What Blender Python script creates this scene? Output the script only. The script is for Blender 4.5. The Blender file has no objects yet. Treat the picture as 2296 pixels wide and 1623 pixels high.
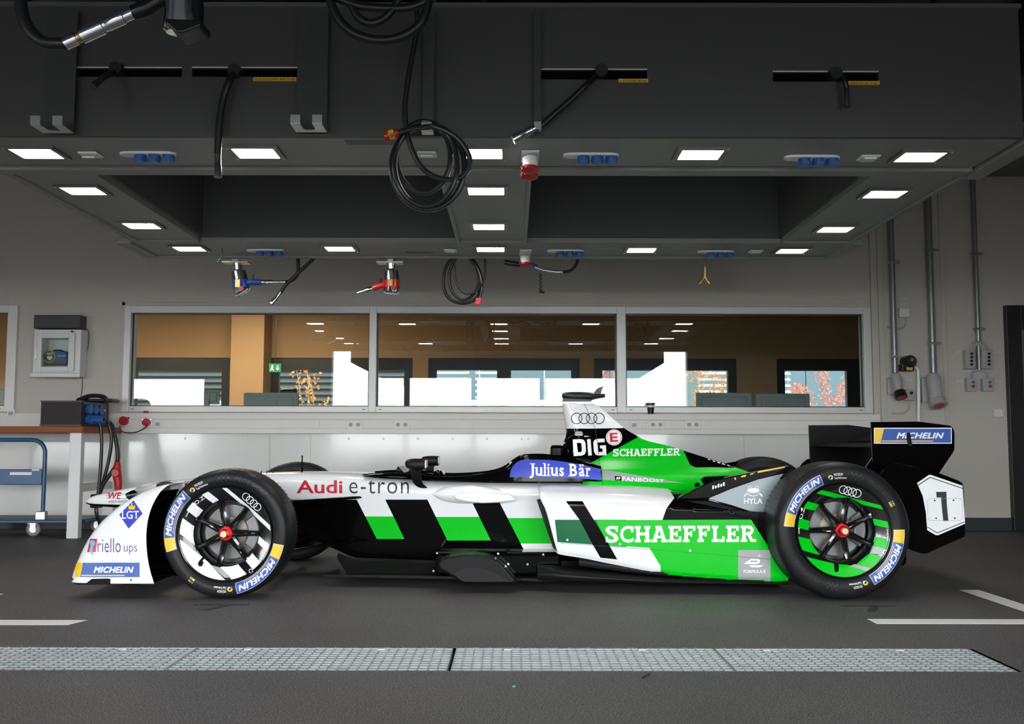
import bpy, bmesh, math, random
import numpy as np
from mathutils import Vector, Matrix
from mathutils.bvhtree import BVHTree
from mathutils.geometry import delaunay_2d_cdt

# ------------------------------------------------------------------ camera, sky, exposure
F = 2200.0; CX, CY = 1148.0, 811.5; HOR = 988.0; CAMH = 0.793
TH = math.atan((HOR - CY) / F); RO = math.radians(0.10)
S = bpy.context.scene
COL = S.collection
cam_data = bpy.data.cameras.new('camera')
cam_data.sensor_width = 36.0; cam_data.lens = F * 36.0 / 2296.0
cam_data.clip_start = 0.05; cam_data.clip_end = 200
cam = bpy.data.objects.new('camera', cam_data); COL.objects.link(cam)
cam.matrix_world = Matrix.Translation((0, 0, CAMH)) @ Matrix.Rotation(math.pi / 2 + TH, 4, 'X') @ Matrix.Rotation(RO, 4, 'Z')
S.camera = cam
S.view_settings.view_transform = 'Standard'; S.view_settings.look = 'None'
S.view_settings.gamma = 1.0; S.view_settings.use_curve_mapping = False
S.view_settings.exposure = 0.0
SKY = 14.5
world = bpy.data.worlds.new('sky'); S.world = world; world.use_nodes = True
bg = world.node_tree.nodes['Background']
bg.inputs[0].default_value = (0.94, 0.98, 1.0, 1); bg.inputs[1].default_value = SKY
S.cycles.max_bounces = 8; S.cycles.diffuse_bounces = 4; S.cycles.glossy_bounces = 4
S.cycles.transparent_max_bounces = 12; S.cycles.sample_clamp_indirect = 8
S.cycles.use_denoising = True

# ------------------------------------------------------------------ pixel <-> place
def ray(px, py):
    a = (px - CX) / F; b = -(py - CY) / F
    a2 = a * math.cos(RO) - b * math.sin(RO); b2 = a * math.sin(RO) + b * math.cos(RO)
    return Vector((a2, math.cos(TH) - b2 * math.sin(TH), math.sin(TH) + b2 * math.cos(TH)))
EYE = Vector((0, 0, CAMH))
def onY(px, py, Y): d = ray(px, py); return EYE + d * (Y / d.y)
def onZ(px, py, Z): d = ray(px, py); return EYE + d * ((Z - CAMH) / d.z)
def toPx(p):
    v = Vector(p) - EYE
    dep = v.y * math.cos(TH) + v.z * math.sin(TH); up = -v.y * math.sin(TH) + v.z * math.cos(TH)
    a2, b2 = v.x / dep, up / dep
    return CX + F * (a2 * math.cos(RO) + b2 * math.sin(RO)), CY - F * (-a2 * math.sin(RO) + b2 * math.cos(RO))

# ------------------------------------------------------------------ materials
MATS = {}
def srgb(r, g, b):
    f = lambda c: (c / 255 / 12.92) if c <= 10 else ((c / 255 + 0.055) / 1.055) ** 2.4
    return (f(r), f(g), f(b))
def mat(name, col, rough=0.5, metal=0.0, var=0.06, scale=12.0, bump=0.0, bscale=80.0, coat=0.0, emit=0.0, spec=0.5, stretch=None):
    if name in MATS: return MATS[name]
    m = bpy.data.materials.new(name); m.use_nodes = True; MATS[name] = m
    nt = m.node_tree; N = nt.nodes; L = nt.links
    p = N['Principled BSDF']
    p.inputs['Roughness'].default_value = rough; p.inputs['Metallic'].default_value = metal
    p.inputs['Coat Weight'].default_value = coat; p.inputs['Coat Roughness'].default_value = 0.04
    p.inputs['Specular IOR Level'].default_value = spec
    tc = N.new('ShaderNodeTexCoord'); mp = N.new('ShaderNodeMapping')
    if stretch: mp.inputs['Scale'].default_value = stretch
    L.new(tc.outputs['Object'], mp.inputs[0])
    nz = N.new('ShaderNodeTexNoise'); nz.inputs['Scale'].default_value = scale; nz.inputs['Detail'].default_value = 4
    L.new(mp.outputs[0], nz.inputs['Vector'])
    mx = N.new('ShaderNodeMix'); mx.data_type = 'RGBA'
    mx.inputs[6].default_value = (*[c * (1 - var) for c in col], 1); mx.inputs[7].default_value = (*[min(1, c * (1 + var)) for c in col], 1)
    L.new(nz.outputs[0], mx.inputs[0]); L.new(mx.outputs[2], p.inputs['Base Color'])
    if bump:
        b = N.new('ShaderNodeBump'); b.inputs['Strength'].default_value = bump; b.inputs['Distance'].default_value = 0.002
        n2 = N.new('ShaderNodeTexNoise'); n2.inputs['Scale'].default_value = bscale
        L.new(tc.outputs['Object'], n2.inputs['Vector']); L.new(n2.outputs[0], b.inputs['Height']); L.new(b.outputs[0], p.inputs['Normal'])
    if emit:
        p.inputs['Emission Color'].default_value = (*col, 1); p.inputs['Emission Strength'].default_value = emit
    return m
def glass_mat(name, tint=(0.93, 0.97, 0.96), ior=1.54):
    m = bpy.data.materials.new(name); m.use_nodes = True; MATS[name] = m
    nt = m.node_tree; N = nt.nodes; L = nt.links
    N.remove(N['Principled BSDF'])
    t = N.new('ShaderNodeBsdfTransparent'); t.inputs[0].default_value = (*tint, 1)
    g = N.new('ShaderNodeBsdfGlossy'); g.inputs[0].default_value = (.93, 1, .985, 1); g.inputs['Roughness'].default_value = 0.002
    fr = N.new('ShaderNodeFresnel'); fr.inputs['IOR'].default_value = ior
    mx = N.new('ShaderNodeMixShader')
    L.new(fr.outputs[0], mx.inputs[0]); L.new(t.outputs[0], mx.inputs[1]); L.new(g.outputs[0], mx.inputs[2])
    L.new(mx.outputs[0], N['Material Output'].inputs[0])
    return m
def weave_mat(name, c1, c2, scale=220, rough=0.3, ang=0.7, coat=0.5):
    m = bpy.data.materials.new(name); m.use_nodes = True; MATS[name] = m
    nt = m.node_tree; N = nt.nodes; L = nt.links; p = N['Principled BSDF']
    tc = N.new('ShaderNodeTexCoord'); mp = N.new('ShaderNodeMapping'); mp.inputs['Rotation'].default_value = (0, ang, 0)
    w = N.new('ShaderNodeTexWave'); w.inputs['Scale'].default_value = scale; w.bands_direction = 'X'
    cr = N.new('ShaderNodeMix'); cr.data_type = 'RGBA'; cr.inputs[6].default_value = (*c1, 1); cr.inputs[7].default_value = (*c2, 1)
    L.new(tc.outputs['Object'], mp.inputs[0]); L.new(mp.outputs[0], w.inputs[0]); L.new(w.outputs[0], cr.inputs[0]); L.new(cr.outputs[2], p.inputs['Base Color'])
    p.inputs['Roughness'].default_value = rough; p.inputs['Coat Weight'].default_value = coat; p.inputs['Coat Roughness'].default_value = 0.1; p.inputs['Specular IOR Level'].default_value = .12
    return m

# ------------------------------------------------------------------ objects
ORG = {}
def org(o): return ORG.get(o.name, Vector((0, 0, 0))) if o else Vector((0, 0, 0))
def props(o, label=None, cat=None, group=None, kind=None):
    if label: o['label'] = label
    if cat: o['category'] = cat
    if group: o['group'] = group
    if kind: o['kind'] = kind
    return o
def thing(name, loc, label, cat, group=None, kind=None):
    o = bpy.data.objects.new(name, None); COL.objects.link(o)
    o.empty_display_size = 0.1; o.location = loc; ORG[o.name] = Vector(loc)
    return props(o, label, cat, group, kind)
def link(name, verts, faces, m, parent=None, smooth=False, loc=None, bevel=0.0, mats=None, fmat=None, angle=35, segs=2):
    vs = [Vector(v) for v in verts]
    if parent is None and loc is None:
        xs = [v.x for v in vs]; ys = [v.y for v in vs]; zs = [v.z for v in vs]
        loc = Vector(((min(xs) + max(xs)) / 2, (min(ys) + max(ys)) / 2, min(zs)))
    base = org(parent) if parent is not None else Vector(loc)
    me = bpy.data.meshes.new(name)
    me.from_pydata([tuple(v - base) for v in vs], [], [list(f) for f in faces])
    for mm in (mats or [m]): me.materials.append(mm)
    if fmat:
        for p, i in zip(me.polygons, fmat): p.material_index = i
    me.validate(); me.update()
    o = bpy.data.objects.new(name, me); COL.objects.link(o)
    if smooth:
        me.polygons.foreach_set('use_smooth', [True] * len(me.polygons))
        me.set_sharp_from_angle(angle=math.radians(angle))
    if parent is not None:
        o.parent = parent; ORG[o.name] = base
    else:
        o.location = base; ORG[o.name] = base
    if bevel:
        b = o.modifiers.new('bevel', 'BEVEL'); b.width = bevel; b.segments = segs; b.limit_method = 'ANGLE'; b.angle_limit = math.radians(40)
        b.harden_normals = False
    return o
class MB:
    def __init__(s): s.v = []; s.f = []; s.m = []; s.cur = 0
    def add(s, v, f):
        n = len(s.v); s.v += [Vector(q) for q in v]; s.f += [[i + n for i in q] for q in f]; s.m += [s.cur] * len(f); return s
    def box(s, x0, x1, y0, y1, z0, z1):
        x0, x1 = sorted((x0, x1)); y0, y1 = sorted((y0, y1)); z0, z1 = sorted((z0, z1))
        v = [(x, y, z) for z in (z0, z1) for y in (y0, y1) for x in (x0, x1)]
        return s.add(v, [(0, 2, 3, 1), (4, 5, 7, 6), (0, 1, 5, 4), (2, 6, 7, 3), (0, 4, 6, 2), (1, 3, 7, 5)])
    def obox(s, c, ax, ay, az):  # oriented box: centre and half-axes
        c, ax, ay, az = map(Vector, (c, ax, ay, az))
        v = [c + ax * i + ay * j + az * k for k in (-1, 1) for j in (-1, 1) for i in (-1, 1)]
        return s.add(v, [(0, 2, 3, 1), (4, 5, 7, 6), (0, 1, 5, 4), (2, 6, 7, 3), (0, 4, 6, 2), (1, 3, 7, 5)])
    def tube(s, pts, r, n=10, caps=True):
        pts = [Vector(p) for p in pts]; rs = r if isinstance(r, (list, tuple)) else [r] * len(pts)
        t = (pts[1] - pts[0]).normalized(); u = t.orthogonal().normalized(); V = []
        for i, p in enumerate(pts):
            if i == 0: d = pts[1] - pts[0]
            elif i == len(pts) - 1: d = pts[-1] - pts[-2]
            else: d = (pts[i + 1] - pts[i]).normalized() + (pts[i] - pts[i - 1]).normalized()
            if d.length < 1e-9: d = t
            d.normalize(); u = (u - d * u.dot(d)).normalized(); w = d.cross(u); t = d
            V += [p + (u * math.cos(a) + w * math.sin(a)) * rs[i] for a in [2 * math.pi * k / n for k in range(n)]]
        Fc = [(i * n + k, i * n + (k + 1) % n, (i + 1) * n + (k + 1) % n, (i + 1) * n + k) for i in range(len(pts) - 1) for k in range(n)]
        if caps: Fc += [tuple(range(n - 1, -1, -1)), tuple((len(pts) - 1) * n + k for k in range(n))]
        return s.add(V, Fc)
    def lathe(s, prof, c, axis=(0, 1, 0), n=32, up=None, close=False):  # prof: (distance along axis, radius)
        c = Vector(c); a = Vector(axis).normalized(); u = Vector(up).normalized() if up else a.orthogonal().normalized(); w = a.cross(u)
        V = [c + a * h + (u * math.cos(t) + w * math.sin(t)) * r for h, r in prof for t in [2 * math.pi * k / n for k in range(n)]]
        m = len(prof)
        Fc = [(i * n + k, i * n + (k + 1) % n, ((i + 1) % m) * n + (k + 1) % n, ((i + 1) % m) * n + k) for i in range(m if close else m - 1) for k in range(n)]
        return s.add(V, Fc)
    def prism(s, poly, d, close=True):  # 3-d polygon extruded by vector d
        n = len(poly); d = Vector(d); V = [Vector(p) for p in poly] + [Vector(p) + d for p in poly]
        Fc = [(i, (i + 1) % n, n + (i + 1) % n, n + i) for i in range(n)] + [tuple(range(n - 1, -1, -1)), tuple(range(n, 2 * n))]
        return s.add(V, Fc)
    def build(s, name, m, parent=None, **k):
        if isinstance(m, list): return link(name, s.v, s.f, None, parent, mats=m, fmat=s.m, **k)
        return link(name, s.v, s.f, m, parent, **k)
def solo(o, label, cat, group=None, kind=None): return props(o, label, cat, group, kind)
def crom(pts, n=8):  # smooth curve through points
    P = [Vector(p) for p in pts]; P = [P[0] * 2 - P[1]] + P + [P[-1] * 2 - P[-2]]; out = []
    for i in range(1, len(P) - 2):
        a, b, c, d = P[i - 1:i + 3]
        for k in range(n):
            t = k / n
            out.append(0.5 * ((2 * b) + (c - a) * t + (2 * a - 5 * b + 4 * c - d) * t * t + (3 * b - a - 3 * c + d) * t ** 3))
    return out + [P[-2]]
def panel_holes(mb, axis, x0, x1, z0, z1, d0, d1, holes):  # wall slab with rectangular holes; axis 'Y': slab d0..d1 in y
    xs = sorted({x0, x1, *[h[0] for h in holes], *[h[1] for h in holes]}); zs = sorted({z0, z1, *[h[2] for h in holes], *[h[3] for h in holes]})
    for i in range(len(xs) - 1):
        run = None
        for j in range(len(zs) - 1):
            cx, cz = (xs[i] + xs[i + 1]) / 2, (zs[j] + zs[j + 1]) / 2
            hole = any(h[0] < cx < h[1] and h[2] < cz < h[3] for h in holes)
            if not hole: run = (run[0], zs[j + 1]) if run else (zs[j], zs[j + 1])
            if (hole or j == len(zs) - 2) and run:
                if axis == 'Y': mb.box(xs[i], xs[i + 1], d0, d1, run[0], run[1])
                elif axis == 'Z': mb.box(xs[i], xs[i + 1], run[0], run[1], d0, d1)
                run = None
    return mb
def copytree(o, loc, label=None, parent=None):
    c = o.copy(); COL.objects.link(c)
    if parent is None: c.location = loc
    else: c.parent = parent
    if label: c['label'] = label
    for ch in list(o.children): copytree(ch, None, None, c)
    return c
# ------------------------------------------------------------------ lettering: flat shapes (list of 2-d verts, faces)
def text2d(s, bold=0.0, shear=0.0, space=1.0):
    if 'M' in s and bold > 0:  # the offset outline of this glyph crosses itself, so embolden by shifted copies
        v, f = text2d(s, 0, shear, space + bold * 1.5)
        return union2d(merge2d(*[([(x + bold * a, y + bold * b) for x, y in v], f) for a, b in ((1, 1), (1, -1), (-1, 1), (-1, -1), (0, 0))]))
    cu = bpy.data.curves.new('t', 'FONT'); cu.body = s; cu.size = 1; cu.offset = max(-.02, min(bold, .02)); cu.shear = shear; cu.space_character = space
    cu.resolution_u = 3; cu.fill_mode = 'FRONT'
    o = bpy.data.objects.new('t', cu); COL.objects.link(o); dg = bpy.context.evaluated_depsgraph_get()
    me = o.evaluated_get(dg).to_mesh()
    v = [(q.co.x, q.co.y) for q in me.vertices]; f = [tuple(p.vertices) for p in me.polygons]
    o.evaluated_get(dg).to_mesh_clear(); bpy.data.objects.remove(o); bpy.data.curves.remove(cu)
    return v, f
def fit(shape, x0, x1, y0, y1):  # normalise to a box (y up in shape, mapped y0 bottom, y1 top)
    v, f = shape; xs = [p[0] for p in v]; ys = [p[1] for p in v]
    a, b, c, d = min(xs), max(xs), min(ys), max(ys)
    return [(x0 + (p[0] - a) / (b - a) * (x1 - x0), y0 + (p[1] - c) / (d - c) * (y1 - y0)) for p in v], f
def ring2d(cx, cy, r, w, n=40):
    v = [(cx + R * math.cos(2 * math.pi * k / n), cy + R * math.sin(2 * math.pi * k / n)) for R in (r - w, r) for k in range(n)]
    return v, [(k, (k + 1) % n, n + (k + 1) % n, n + k) for k in range(n)]
def disc2d(cx, cy, r, n=32):
    return [(cx + r * math.cos(2 * math.pi * k / n), cy + r * math.sin(2 * math.pi * k / n)) for k in range(n)], [tuple(range(n))]
def merge2d(*sh):
    V, Fc = [], []
    for v, f in sh:
        n = len(V); V += list(v); Fc += [tuple(i + n for i in q) for q in f]
    return V, Fc
def union2d(sh):  # merge overlapping faces into one flat layer without doubled surfaces
    v, f = sh; polys = [[v[i] for i in q] for q in f]; V, E = [], []
    for p in polys:
        b = len(V); V += [Vector(q) for q in p]; E += [(b + i, b + (i + 1) % len(p)) for i in range(len(p))]
    boxes = [(min(q[0] for q in p), max(q[0] for q in p), min(q[1] for q in p), max(q[1] for q in p)) for p in polys]
    vo, eo, fo, *_ = delaunay_2d_cdt(V, E, [], 0, 1e-6); keep = []
    for t in fo:
        cx = (vo[t[0]][0] + vo[t[1]][0] + vo[t[2]][0]) / 3; cy = (vo[t[0]][1] + vo[t[1]][1] + vo[t[2]][1]) / 3
        for p, bx in zip(polys, boxes):
            if not (bx[0] <= cx <= bx[1] and bx[2] <= cy <= bx[3]): continue
            c = False
            for i in range(len(p)):
                a, b = p[i], p[i - 1]
                if (a[1] > cy) != (b[1] > cy) and cx < (b[0] - a[0]) * (cy - a[1]) / (b[1] - a[1]) + a[0]: c = not c
            if c: keep.append(tuple(t)); break
    return [(q[0], q[1]) for q in vo], keep
def poly2d(p): return list(p), [tuple(range(len(p)))]
def xf2d(sh, fn): return [fn(*p) for p in sh[0]], sh[1]
def dice(shape, step):  # cut a flat shape on a grid so it can follow a curved surface
    bm = bmesh.new(); vs = [bm.verts.new((p[0], p[1], 0)) for p in shape[0]]
    for f in shape[1]:
        try: bm.faces.new([vs[i] for i in f])
        except ValueError: pass
    big = [f for f in bm.faces if len(f.verts) > 4]
    if big: bmesh.ops.triangulate(bm, faces=big)
    xs = [p[0] for p in shape[0]]; ys = [p[1] for p in shape[0]]
    for ax, lo, hi in ((0, min(xs), max(xs)), (1, min(ys), max(ys))):
        k = math.floor(lo / step) + 1
        while k * step < hi:
            co = [0, 0, 0]; co[ax] = k * step; no = [0, 0, 0]; no[ax] = 1
            bmesh.ops.bisect_plane(bm, geom=bm.verts[:] + bm.edges[:] + bm.faces[:], dist=1e-6, plane_co=co, plane_no=no); k += 1
    bm.verts.index_update()
    out = [(v.co.x, v.co.y) for v in bm.verts], [tuple(v.index for v in f.verts) for f in bm.faces]
    bm.free(); return out
def flat_print(name, shape, m, parent, Y, off=0.0015):  # print on an upright plane facing the camera, shape in pixels
    V = [onY(x, y, Y - off) for x, y in shape[0]]
    return link(name, V, shape[1], m, parent)
# ------------------------------------------------------------------ materials of the place
YW = 8.85           # face of the back wall
X0, X1 = -9.5, 7.0  # hall
YF = -1.5           # door plane behind the camera
ZC = 3.22           # ceiling
M_wall = mat('wall_paint', (0.56, 0.525, 0.47), 0.55, var=0.03, bump=0.05)
M_dark = mat('dark_panel', (0.055, 0.055, 0.06), 0.6)
M_gant = mat('gantry_grey_laminate', (0.26, 0.26, 0.245), 0.5, var=0.04, scale=5)
M_gface = mat('gantry_shaded_laminate', (0.05, 0.05, 0.047), 0.5, var=0.04, scale=5)  # darker copy of the grey laminate: the front's shade put into its colour
M_alu = mat('anodised_aluminium', (0.72, 0.71, 0.685), 0.38, 0.1, var=0.03)
M_steel = mat('brushed_steel', (0.55, 0.55, 0.55), 0.3, 0.9, var=0.08, scale=30)
M_chrome = mat('chrome', (0.75, 0.75, 0.76), 0.12, 1.0, var=0.04)
M_black = mat('black_plastic', (0.012, 0.012, 0.013), 0.4)
M_rubber = mat('black_rubber', (0.014, 0.014, 0.015), 0.45, bump=0.05)
M_white = mat('white_plastic', (0.75, 0.75, 0.73), 0.4, var=0.03)
M_blue = mat('blue_plastic', (0.02, 0.10, 0.32), 0.35)
M_red = mat('red_plastic', (0.45, 0.012, 0.012), 0.35)
M_yellow = mat('yellow_label', (0.75, 0.45, 0.02), 0.5)
M_ink = mat('black_print', (0.01, 0.01, 0.01), 0.6)
M_glass = glass_mat('window_glass')

# floor: dark speckled resin
def floor_mat():
    m = bpy.data.materials.new('speckled_floor'); m.use_nodes = True
    nt = m.node_tree; N = nt.nodes; L = nt.links; p = N['Principled BSDF']
    tc = N.new('ShaderNodeTexCoord')
    def noise(sc, det=3):
        n = N.new('ShaderNodeTexNoise'); n.inputs['Scale'].default_value = sc; n.inputs['Detail'].default_value = det; L.new(tc.outputs['Object'], n.inputs['Vector']); return n
    def ramp(src, a, b, ca, cb):
        r = N.new('ShaderNodeValToRGB'); e = r.color_ramp.elements; e[0].position = a; e[1].position = b; e[0].color = (*ca, 1); e[1].color = (*cb, 1); L.new(src, r.inputs[0]); return r
    r1 = ramp(noise(170, 2).outputs[0], 0.35, 0.68, (0.020, 0.019, 0.020), (0.140, 0.132, 0.131))
    r2 = ramp(noise(330, 1).outputs[0], 0.62, 0.70, (0, 0, 0), (0.42, 0.39, 0.36))
    r3 = ramp(noise(1.1, 4).outputs[0], 0.3, 0.7, (0.86, 0.86, 0.86), (1.12, 1.12, 1.13))
    a = N.new('ShaderNodeMix'); a.data_type = 'RGBA'; a.blend_type = 'ADD'; a.inputs[0].default_value = 1; L.new(r1.outputs[0], a.inputs[6]); L.new(r2.outputs[0], a.inputs[7])
    b = N.new('ShaderNodeMix'); b.data_type = 'RGBA'; b.blend_type = 'MULTIPLY'; b.inputs[0].default_value = 1; L.new(a.outputs[2], b.inputs[6]); L.new(r3.outputs[0], b.inputs[7])
    L.new(b.outputs[2], p.inputs['Base Color'])
    p.inputs['Roughness'].default_value = 0.62; p.inputs['Specular IOR Level'].default_value = 0.35
    bp = N.new('ShaderNodeBump'); bp.inputs['Strength'].default_value = 0.35; bp.inputs['Distance'].default_value = 0.002
    L.new(noise(240, 2).outputs[0], bp.inputs['Height']); L.new(bp.outputs[0], p.inputs['Normal'])
    return m
M_floor = floor_mat()
GX0, GX1, GY0, GY1 = -4.2, 1.77, 3.465, 3.85
props(panel_holes(MB(), 'Z', X0, X1, YF, YW + 0.25, -0.12, 0.0, [(GX0, GX1, GY0, GY1)]).build('floor', M_floor, loc=(0, 0, 0)), kind='structure')
ch = MB(); ch.box(GX0, GX1, GY0 - .02, GY0, -.14, -.002); ch.box(GX0, GX1, GY1, GY1 + .02, -.14, -.002); ch.box(GX1, GX1 + .02, GY0, GY1, -.14, -.002); ch.box(GX0, GX1, GY0, GY1, -.14, -.12)
props(ch.build('trim_1', mat('channel_concrete', (0.03, 0.03, 0.03), 0.9), loc=(0, 0, -.14)), kind='structure')
M_asph = mat('asphalt', (0.05, 0.05, 0.05), 0.9, scale=40)
props(MB().box(-60, 60, -60, YF, -0.12, -0.01).build('floor_outside', M_asph), kind='structure')
props(MB().box(-60, 60, YW + 6, 70, -0.6, -0.5).build('floor_garden', mat('garden_ground', (0.05, 0.06, 0.03), 0.95, var=.4)), kind='structure')

# back wall with window openings
WX0, WX1, WZ0, WZ1 = -3.508, 3.244, 1.045, 2.007
LX0, LX1 = -7.2, -4.475
props(panel_holes(MB(), 'Y', X0, X1, 0, ZC, YW, YW + .2, [(WX0 + .03, WX1 - .03, WZ0 + .03, WZ1 - .03), (LX0, LX1 - .03, WZ0 + .03, WZ1 - .03)]).build('wall_back', M_wall), kind='structure')
# hall shell
props(MB().box(X0 - .2, X0, YF, YW + .2, 0, ZC).build('wall_left', M_wall), kind='structure')
props(MB().box(X1, X1 + .2, YF, YW + .2, 0, ZC).build('wall_right', M_wall), kind='structure')
props(MB().box(X0, X1, YF - .2, YW + .2, ZC, ZC + .2).build('ceiling', mat('ceiling_paint', (0.16, 0.165, 0.17), .8)), kind='structure')
DX0, DX1, DZ = -3.55, 3.45, 2.56
props(panel_holes(MB(), 'Y', X0, X1, 0, ZC, YF - .2, YF, [(DX0, DX1, 0, DZ), (-9.3, -6.05, 0, 2.0)]).build('wall_front', M_wall), kind='structure')
# baseboards
props(MB().box(X0, X1, YW - .015, YW, 0, .115).build('baseboard_back', mat('slate_baseboard', (0.028, 0.035, 0.042), .5), bevel=.003), kind='structure')
# vertical wall trims on the right
for i, (px0, px1, dep) in enumerate(((1957, 1972, .03), (1974, 1988, .012), (2117, 2127, .012))):
    a = onY(px0, 900, YW).x; b = onY(px1, 900, YW).x
    props(MB().box(a, b, YW - dep, YW, .115, ZC).build('trim_%d' % (i + 2), M_wall, bevel=.004), kind='structure')
# windows: frame + three panes
PZ0, PZ1 = 1.098, 1.942
def window(name, x0, x1, panes, slots):
    fr = panel_holes(MB(), 'Y', x0, x1, WZ0, WZ1, YW - .035, YW + .08, [(a, b, PZ0, PZ1) for a, b in panes]).build(name, M_alu, bevel=.004)
    props(fr, kind='structure')
    for a, b in panes:
        MB().box(a - .004, b + .004, YW + .03, YW + .034, PZ0 - .004, PZ1 + .004).build('pane', M_glass, fr)
        g = MB()
        for e in ((a, a + .012), (b - .012, b)): g.box(e[0], e[1], YW + .015, YW + .029, PZ0, PZ1)
        g.box(a, b, YW + .015, YW + .029, PZ1 - .01, PZ1); g.box(a, b, YW + .015, YW + .029, PZ0, PZ0 + .008)
        g.build('gasket', M_black, fr)
        for q in (a + .04, b - .04): MB().box(q - .014, q + .014, YW - .0375, YW - .034, PZ0 - .03, PZ0 - .0245).build('drain_cap', M_black, fr)
    return fr
window('window_1', WX0, WX1, [(-3.449, -1.290), (-1.224, .946), (1.028, 3.177)], 0)
window('window_2', LX0, LX1, [(-7.1, -4.563)], 0)
# slim shadow-gap reveal frame round the window
rv = MB(); rv.box(WX0 - .035, WX1 + .05, YW - .012, YW, WZ1 + .003, WZ1 + .035); rv.box(WX0 - .035, WX0 - .003, YW - .012, YW, WZ0, WZ1 + .035); rv.box(WX1 + .003, WX1 + .05, YW - .012, YW, WZ0, WZ1 + .035)
props(rv.build('trim_6', M_wall, bevel=.003), kind='structure')
# cable trunking below the windows
tzt, tzb = 1.034, .853
M_trunk = mat('trunking_cream', (0.74, 0.72, 0.68), .45, var=.03)
tr = thing('cable_trunking', (0, YW - .03, tzb), 'long cream cable trunking running under the windows', 'cable trunking')
MB().box(-3.62, 3.30, YW - .05, YW, tzb, tzt).build('body', M_trunk, tr, bevel=.005)
MB().box(-3.62, 3.30, YW - .062, YW - .051, tzt - .055, tzt).build('upper_rail', M_trunk, tr, bevel=.004)
MB().box(-3.62, 3.30, YW - .062, YW - .051, tzb, tzb + .045).build('lower_rail', M_trunk, tr, bevel=.004)
for a, b in ((-3.62, -1.72), (-1.715, -.35), (-.345, 1.2), (1.205, 3.30)):
    MB().box(a, b, YW - .056, YW - .0505, tzb + .05, tzt - .06).build('cover', M_trunk, tr, bevel=.002)
MB().box(-7.5, -3.72, YW - .05, YW, tzb + .01, tzt).build('body', M_trunk, tr, bevel=.005)
# glossy white wall sheets with studs
M_sheet = mat('white_wall_sheet', (0.70, 0.70, 0.675), .16, var=.02, scale=3, coat=.3, bump=.12, bscale=3)
seams = [-7.0, onY(270, 1000, YW).x, onY(697, 1000, YW).x, onY(1177, 1000, YW).x, onY(1668, 1000, YW).x, 3.38]
for i in range(len(seams) - 1):
    sh = MB().box(seams[i] + .001, seams[i + 1] - .001, YW - .008, YW, .116, tzb).build('wall_sheet', M_sheet)
    solo(sh, ['white wall sheet behind the blue trolley and workbench', 'white wall sheet above the white front wheel arch', 'white wall sheet behind the black wing mirrors', 'white wall sheet behind the green engine cover', 'white wall sheet behind the carbon rear wing'][i], 'wall panel', 'glossy white sheets on the back wall')
    n = 6
    for k in range(n + 1):
        x = seams[i] + .03 + (seams[i + 1] - seams[i] - .06) * k / n
        MB().lathe([(-.006, .0005), (-.006, .009), (0, .011)], (x, YW - .008, .81), (0, 1, 0), n=12).build('stud', M_alu, sh, smooth=True)
# thin grey conduit hanging from the trunking
cp = [onY(568, 970, YW - .02), onY(595, 968, YW - .02), onY(602, 973, YW - .02), onY(603, 1010, YW - .02), onY(603, 1180, YW - .02)]
solo(MB().tube(cp, .006).build('thin_conduit', M_alu, smooth=True), 'thin grey conduit running down the white wall sheet', 'conduit')
# dark door on the right
dr = panel_holes(MB(), 'Y', 4.459, 5.75, 0, 2.021, YW - .06, YW + .001, [(4.59, 5.6, 0, 1.80)]).build('door_1', M_black, bevel=.004); props(dr, kind='structure')
MB().box(4.585, 5.6, YW - .03, YW - .01, .02, 1.80).build('door_leaf', mat('door_leaf_brown', (0.16, 0.13, 0.11), .5), dr)
# ------------------------------------------------------------------ floor markings and gratings
M_line = mat('white_road_paint', (0.80, 0.79, 0.77), .75, var=.12, scale=60)
def line(x0, x1, y0, y1, lab, slant=0.0):
    v = [(x0, y0, .0008), (x1, y0, .0008), (x1 + slant, y1, .0008), (x0, y1, .0008)] if slant >= 0 else [(x0, y0, .0008), (x1, y0, .0008), (x1, y1, .0008), (x0 + slant, y1, .0008)]
    v2 = [(a, b, .0018) for a, b, c in v]
    o = MB().add(v + v2, [(3, 2, 1, 0), (4, 5, 6, 7), (0, 1, 5, 4), (1, 2, 6, 5), (2, 3, 7, 6), (3, 0, 4, 7)]).build('floor_line', M_line)
    solo(o, lab, 'floor marking', 'painted white bay lines')
line(-4.5, -1.905, 4.29, 4.405, 'white floor line in front of the nose of the car', slant=.035)
line(1.59, 5.5, 4.35, 4.465, 'long white floor line in front of the rear wheel', slant=0)
line(2.395, 2.50, 4.60, 5.335, 'short white floor line pointing to the back wall, right')
line(-2.74, -2.62, 4.60, 5.14, 'short white floor line ahead of the front wing, cut by frame')
M_tape = mat('dark_tape', (0.012, 0.012, 0.012), .6)
for (a, b, lab) in ((-1.40, -1.36, 'black tape cross on the floor under the white-striped front wheel'), (1.72, 1.74, 'black tape cross on the floor under the green-striped rear wheel')):
    t = MB(); t.box(a - .13, a + .13, 4.80, 4.83, .0005, .002); t.add([(a - .06, 4.66, .0007), (a - .02, 4.66, .0007), (a + .05, 4.80, .0007), (a + .01, 4.80, .0007), (a - .06, 4.66, .0021), (a - .02, 4.66, .0021), (a + .05, 4.80, .0021), (a + .01, 4.80, .0021)], [(4, 5, 6, 7), (0, 1, 5, 4), (1, 2, 6, 5), (2, 3, 7, 6), (3, 0, 4, 7)])
    solo(t.build('tape_cross', M_tape), lab, 'tape')
M_galv = mat('galvanised_steel', (0.40, 0.435, 0.44), .45, .4, var=.25, scale=25)
gs = [(-4.19, -3.205), (-3.195, -2.21), (-2.20, -1.207), (-1.203, -.224), (-.212, .776), (.780, 1.757)]
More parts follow.
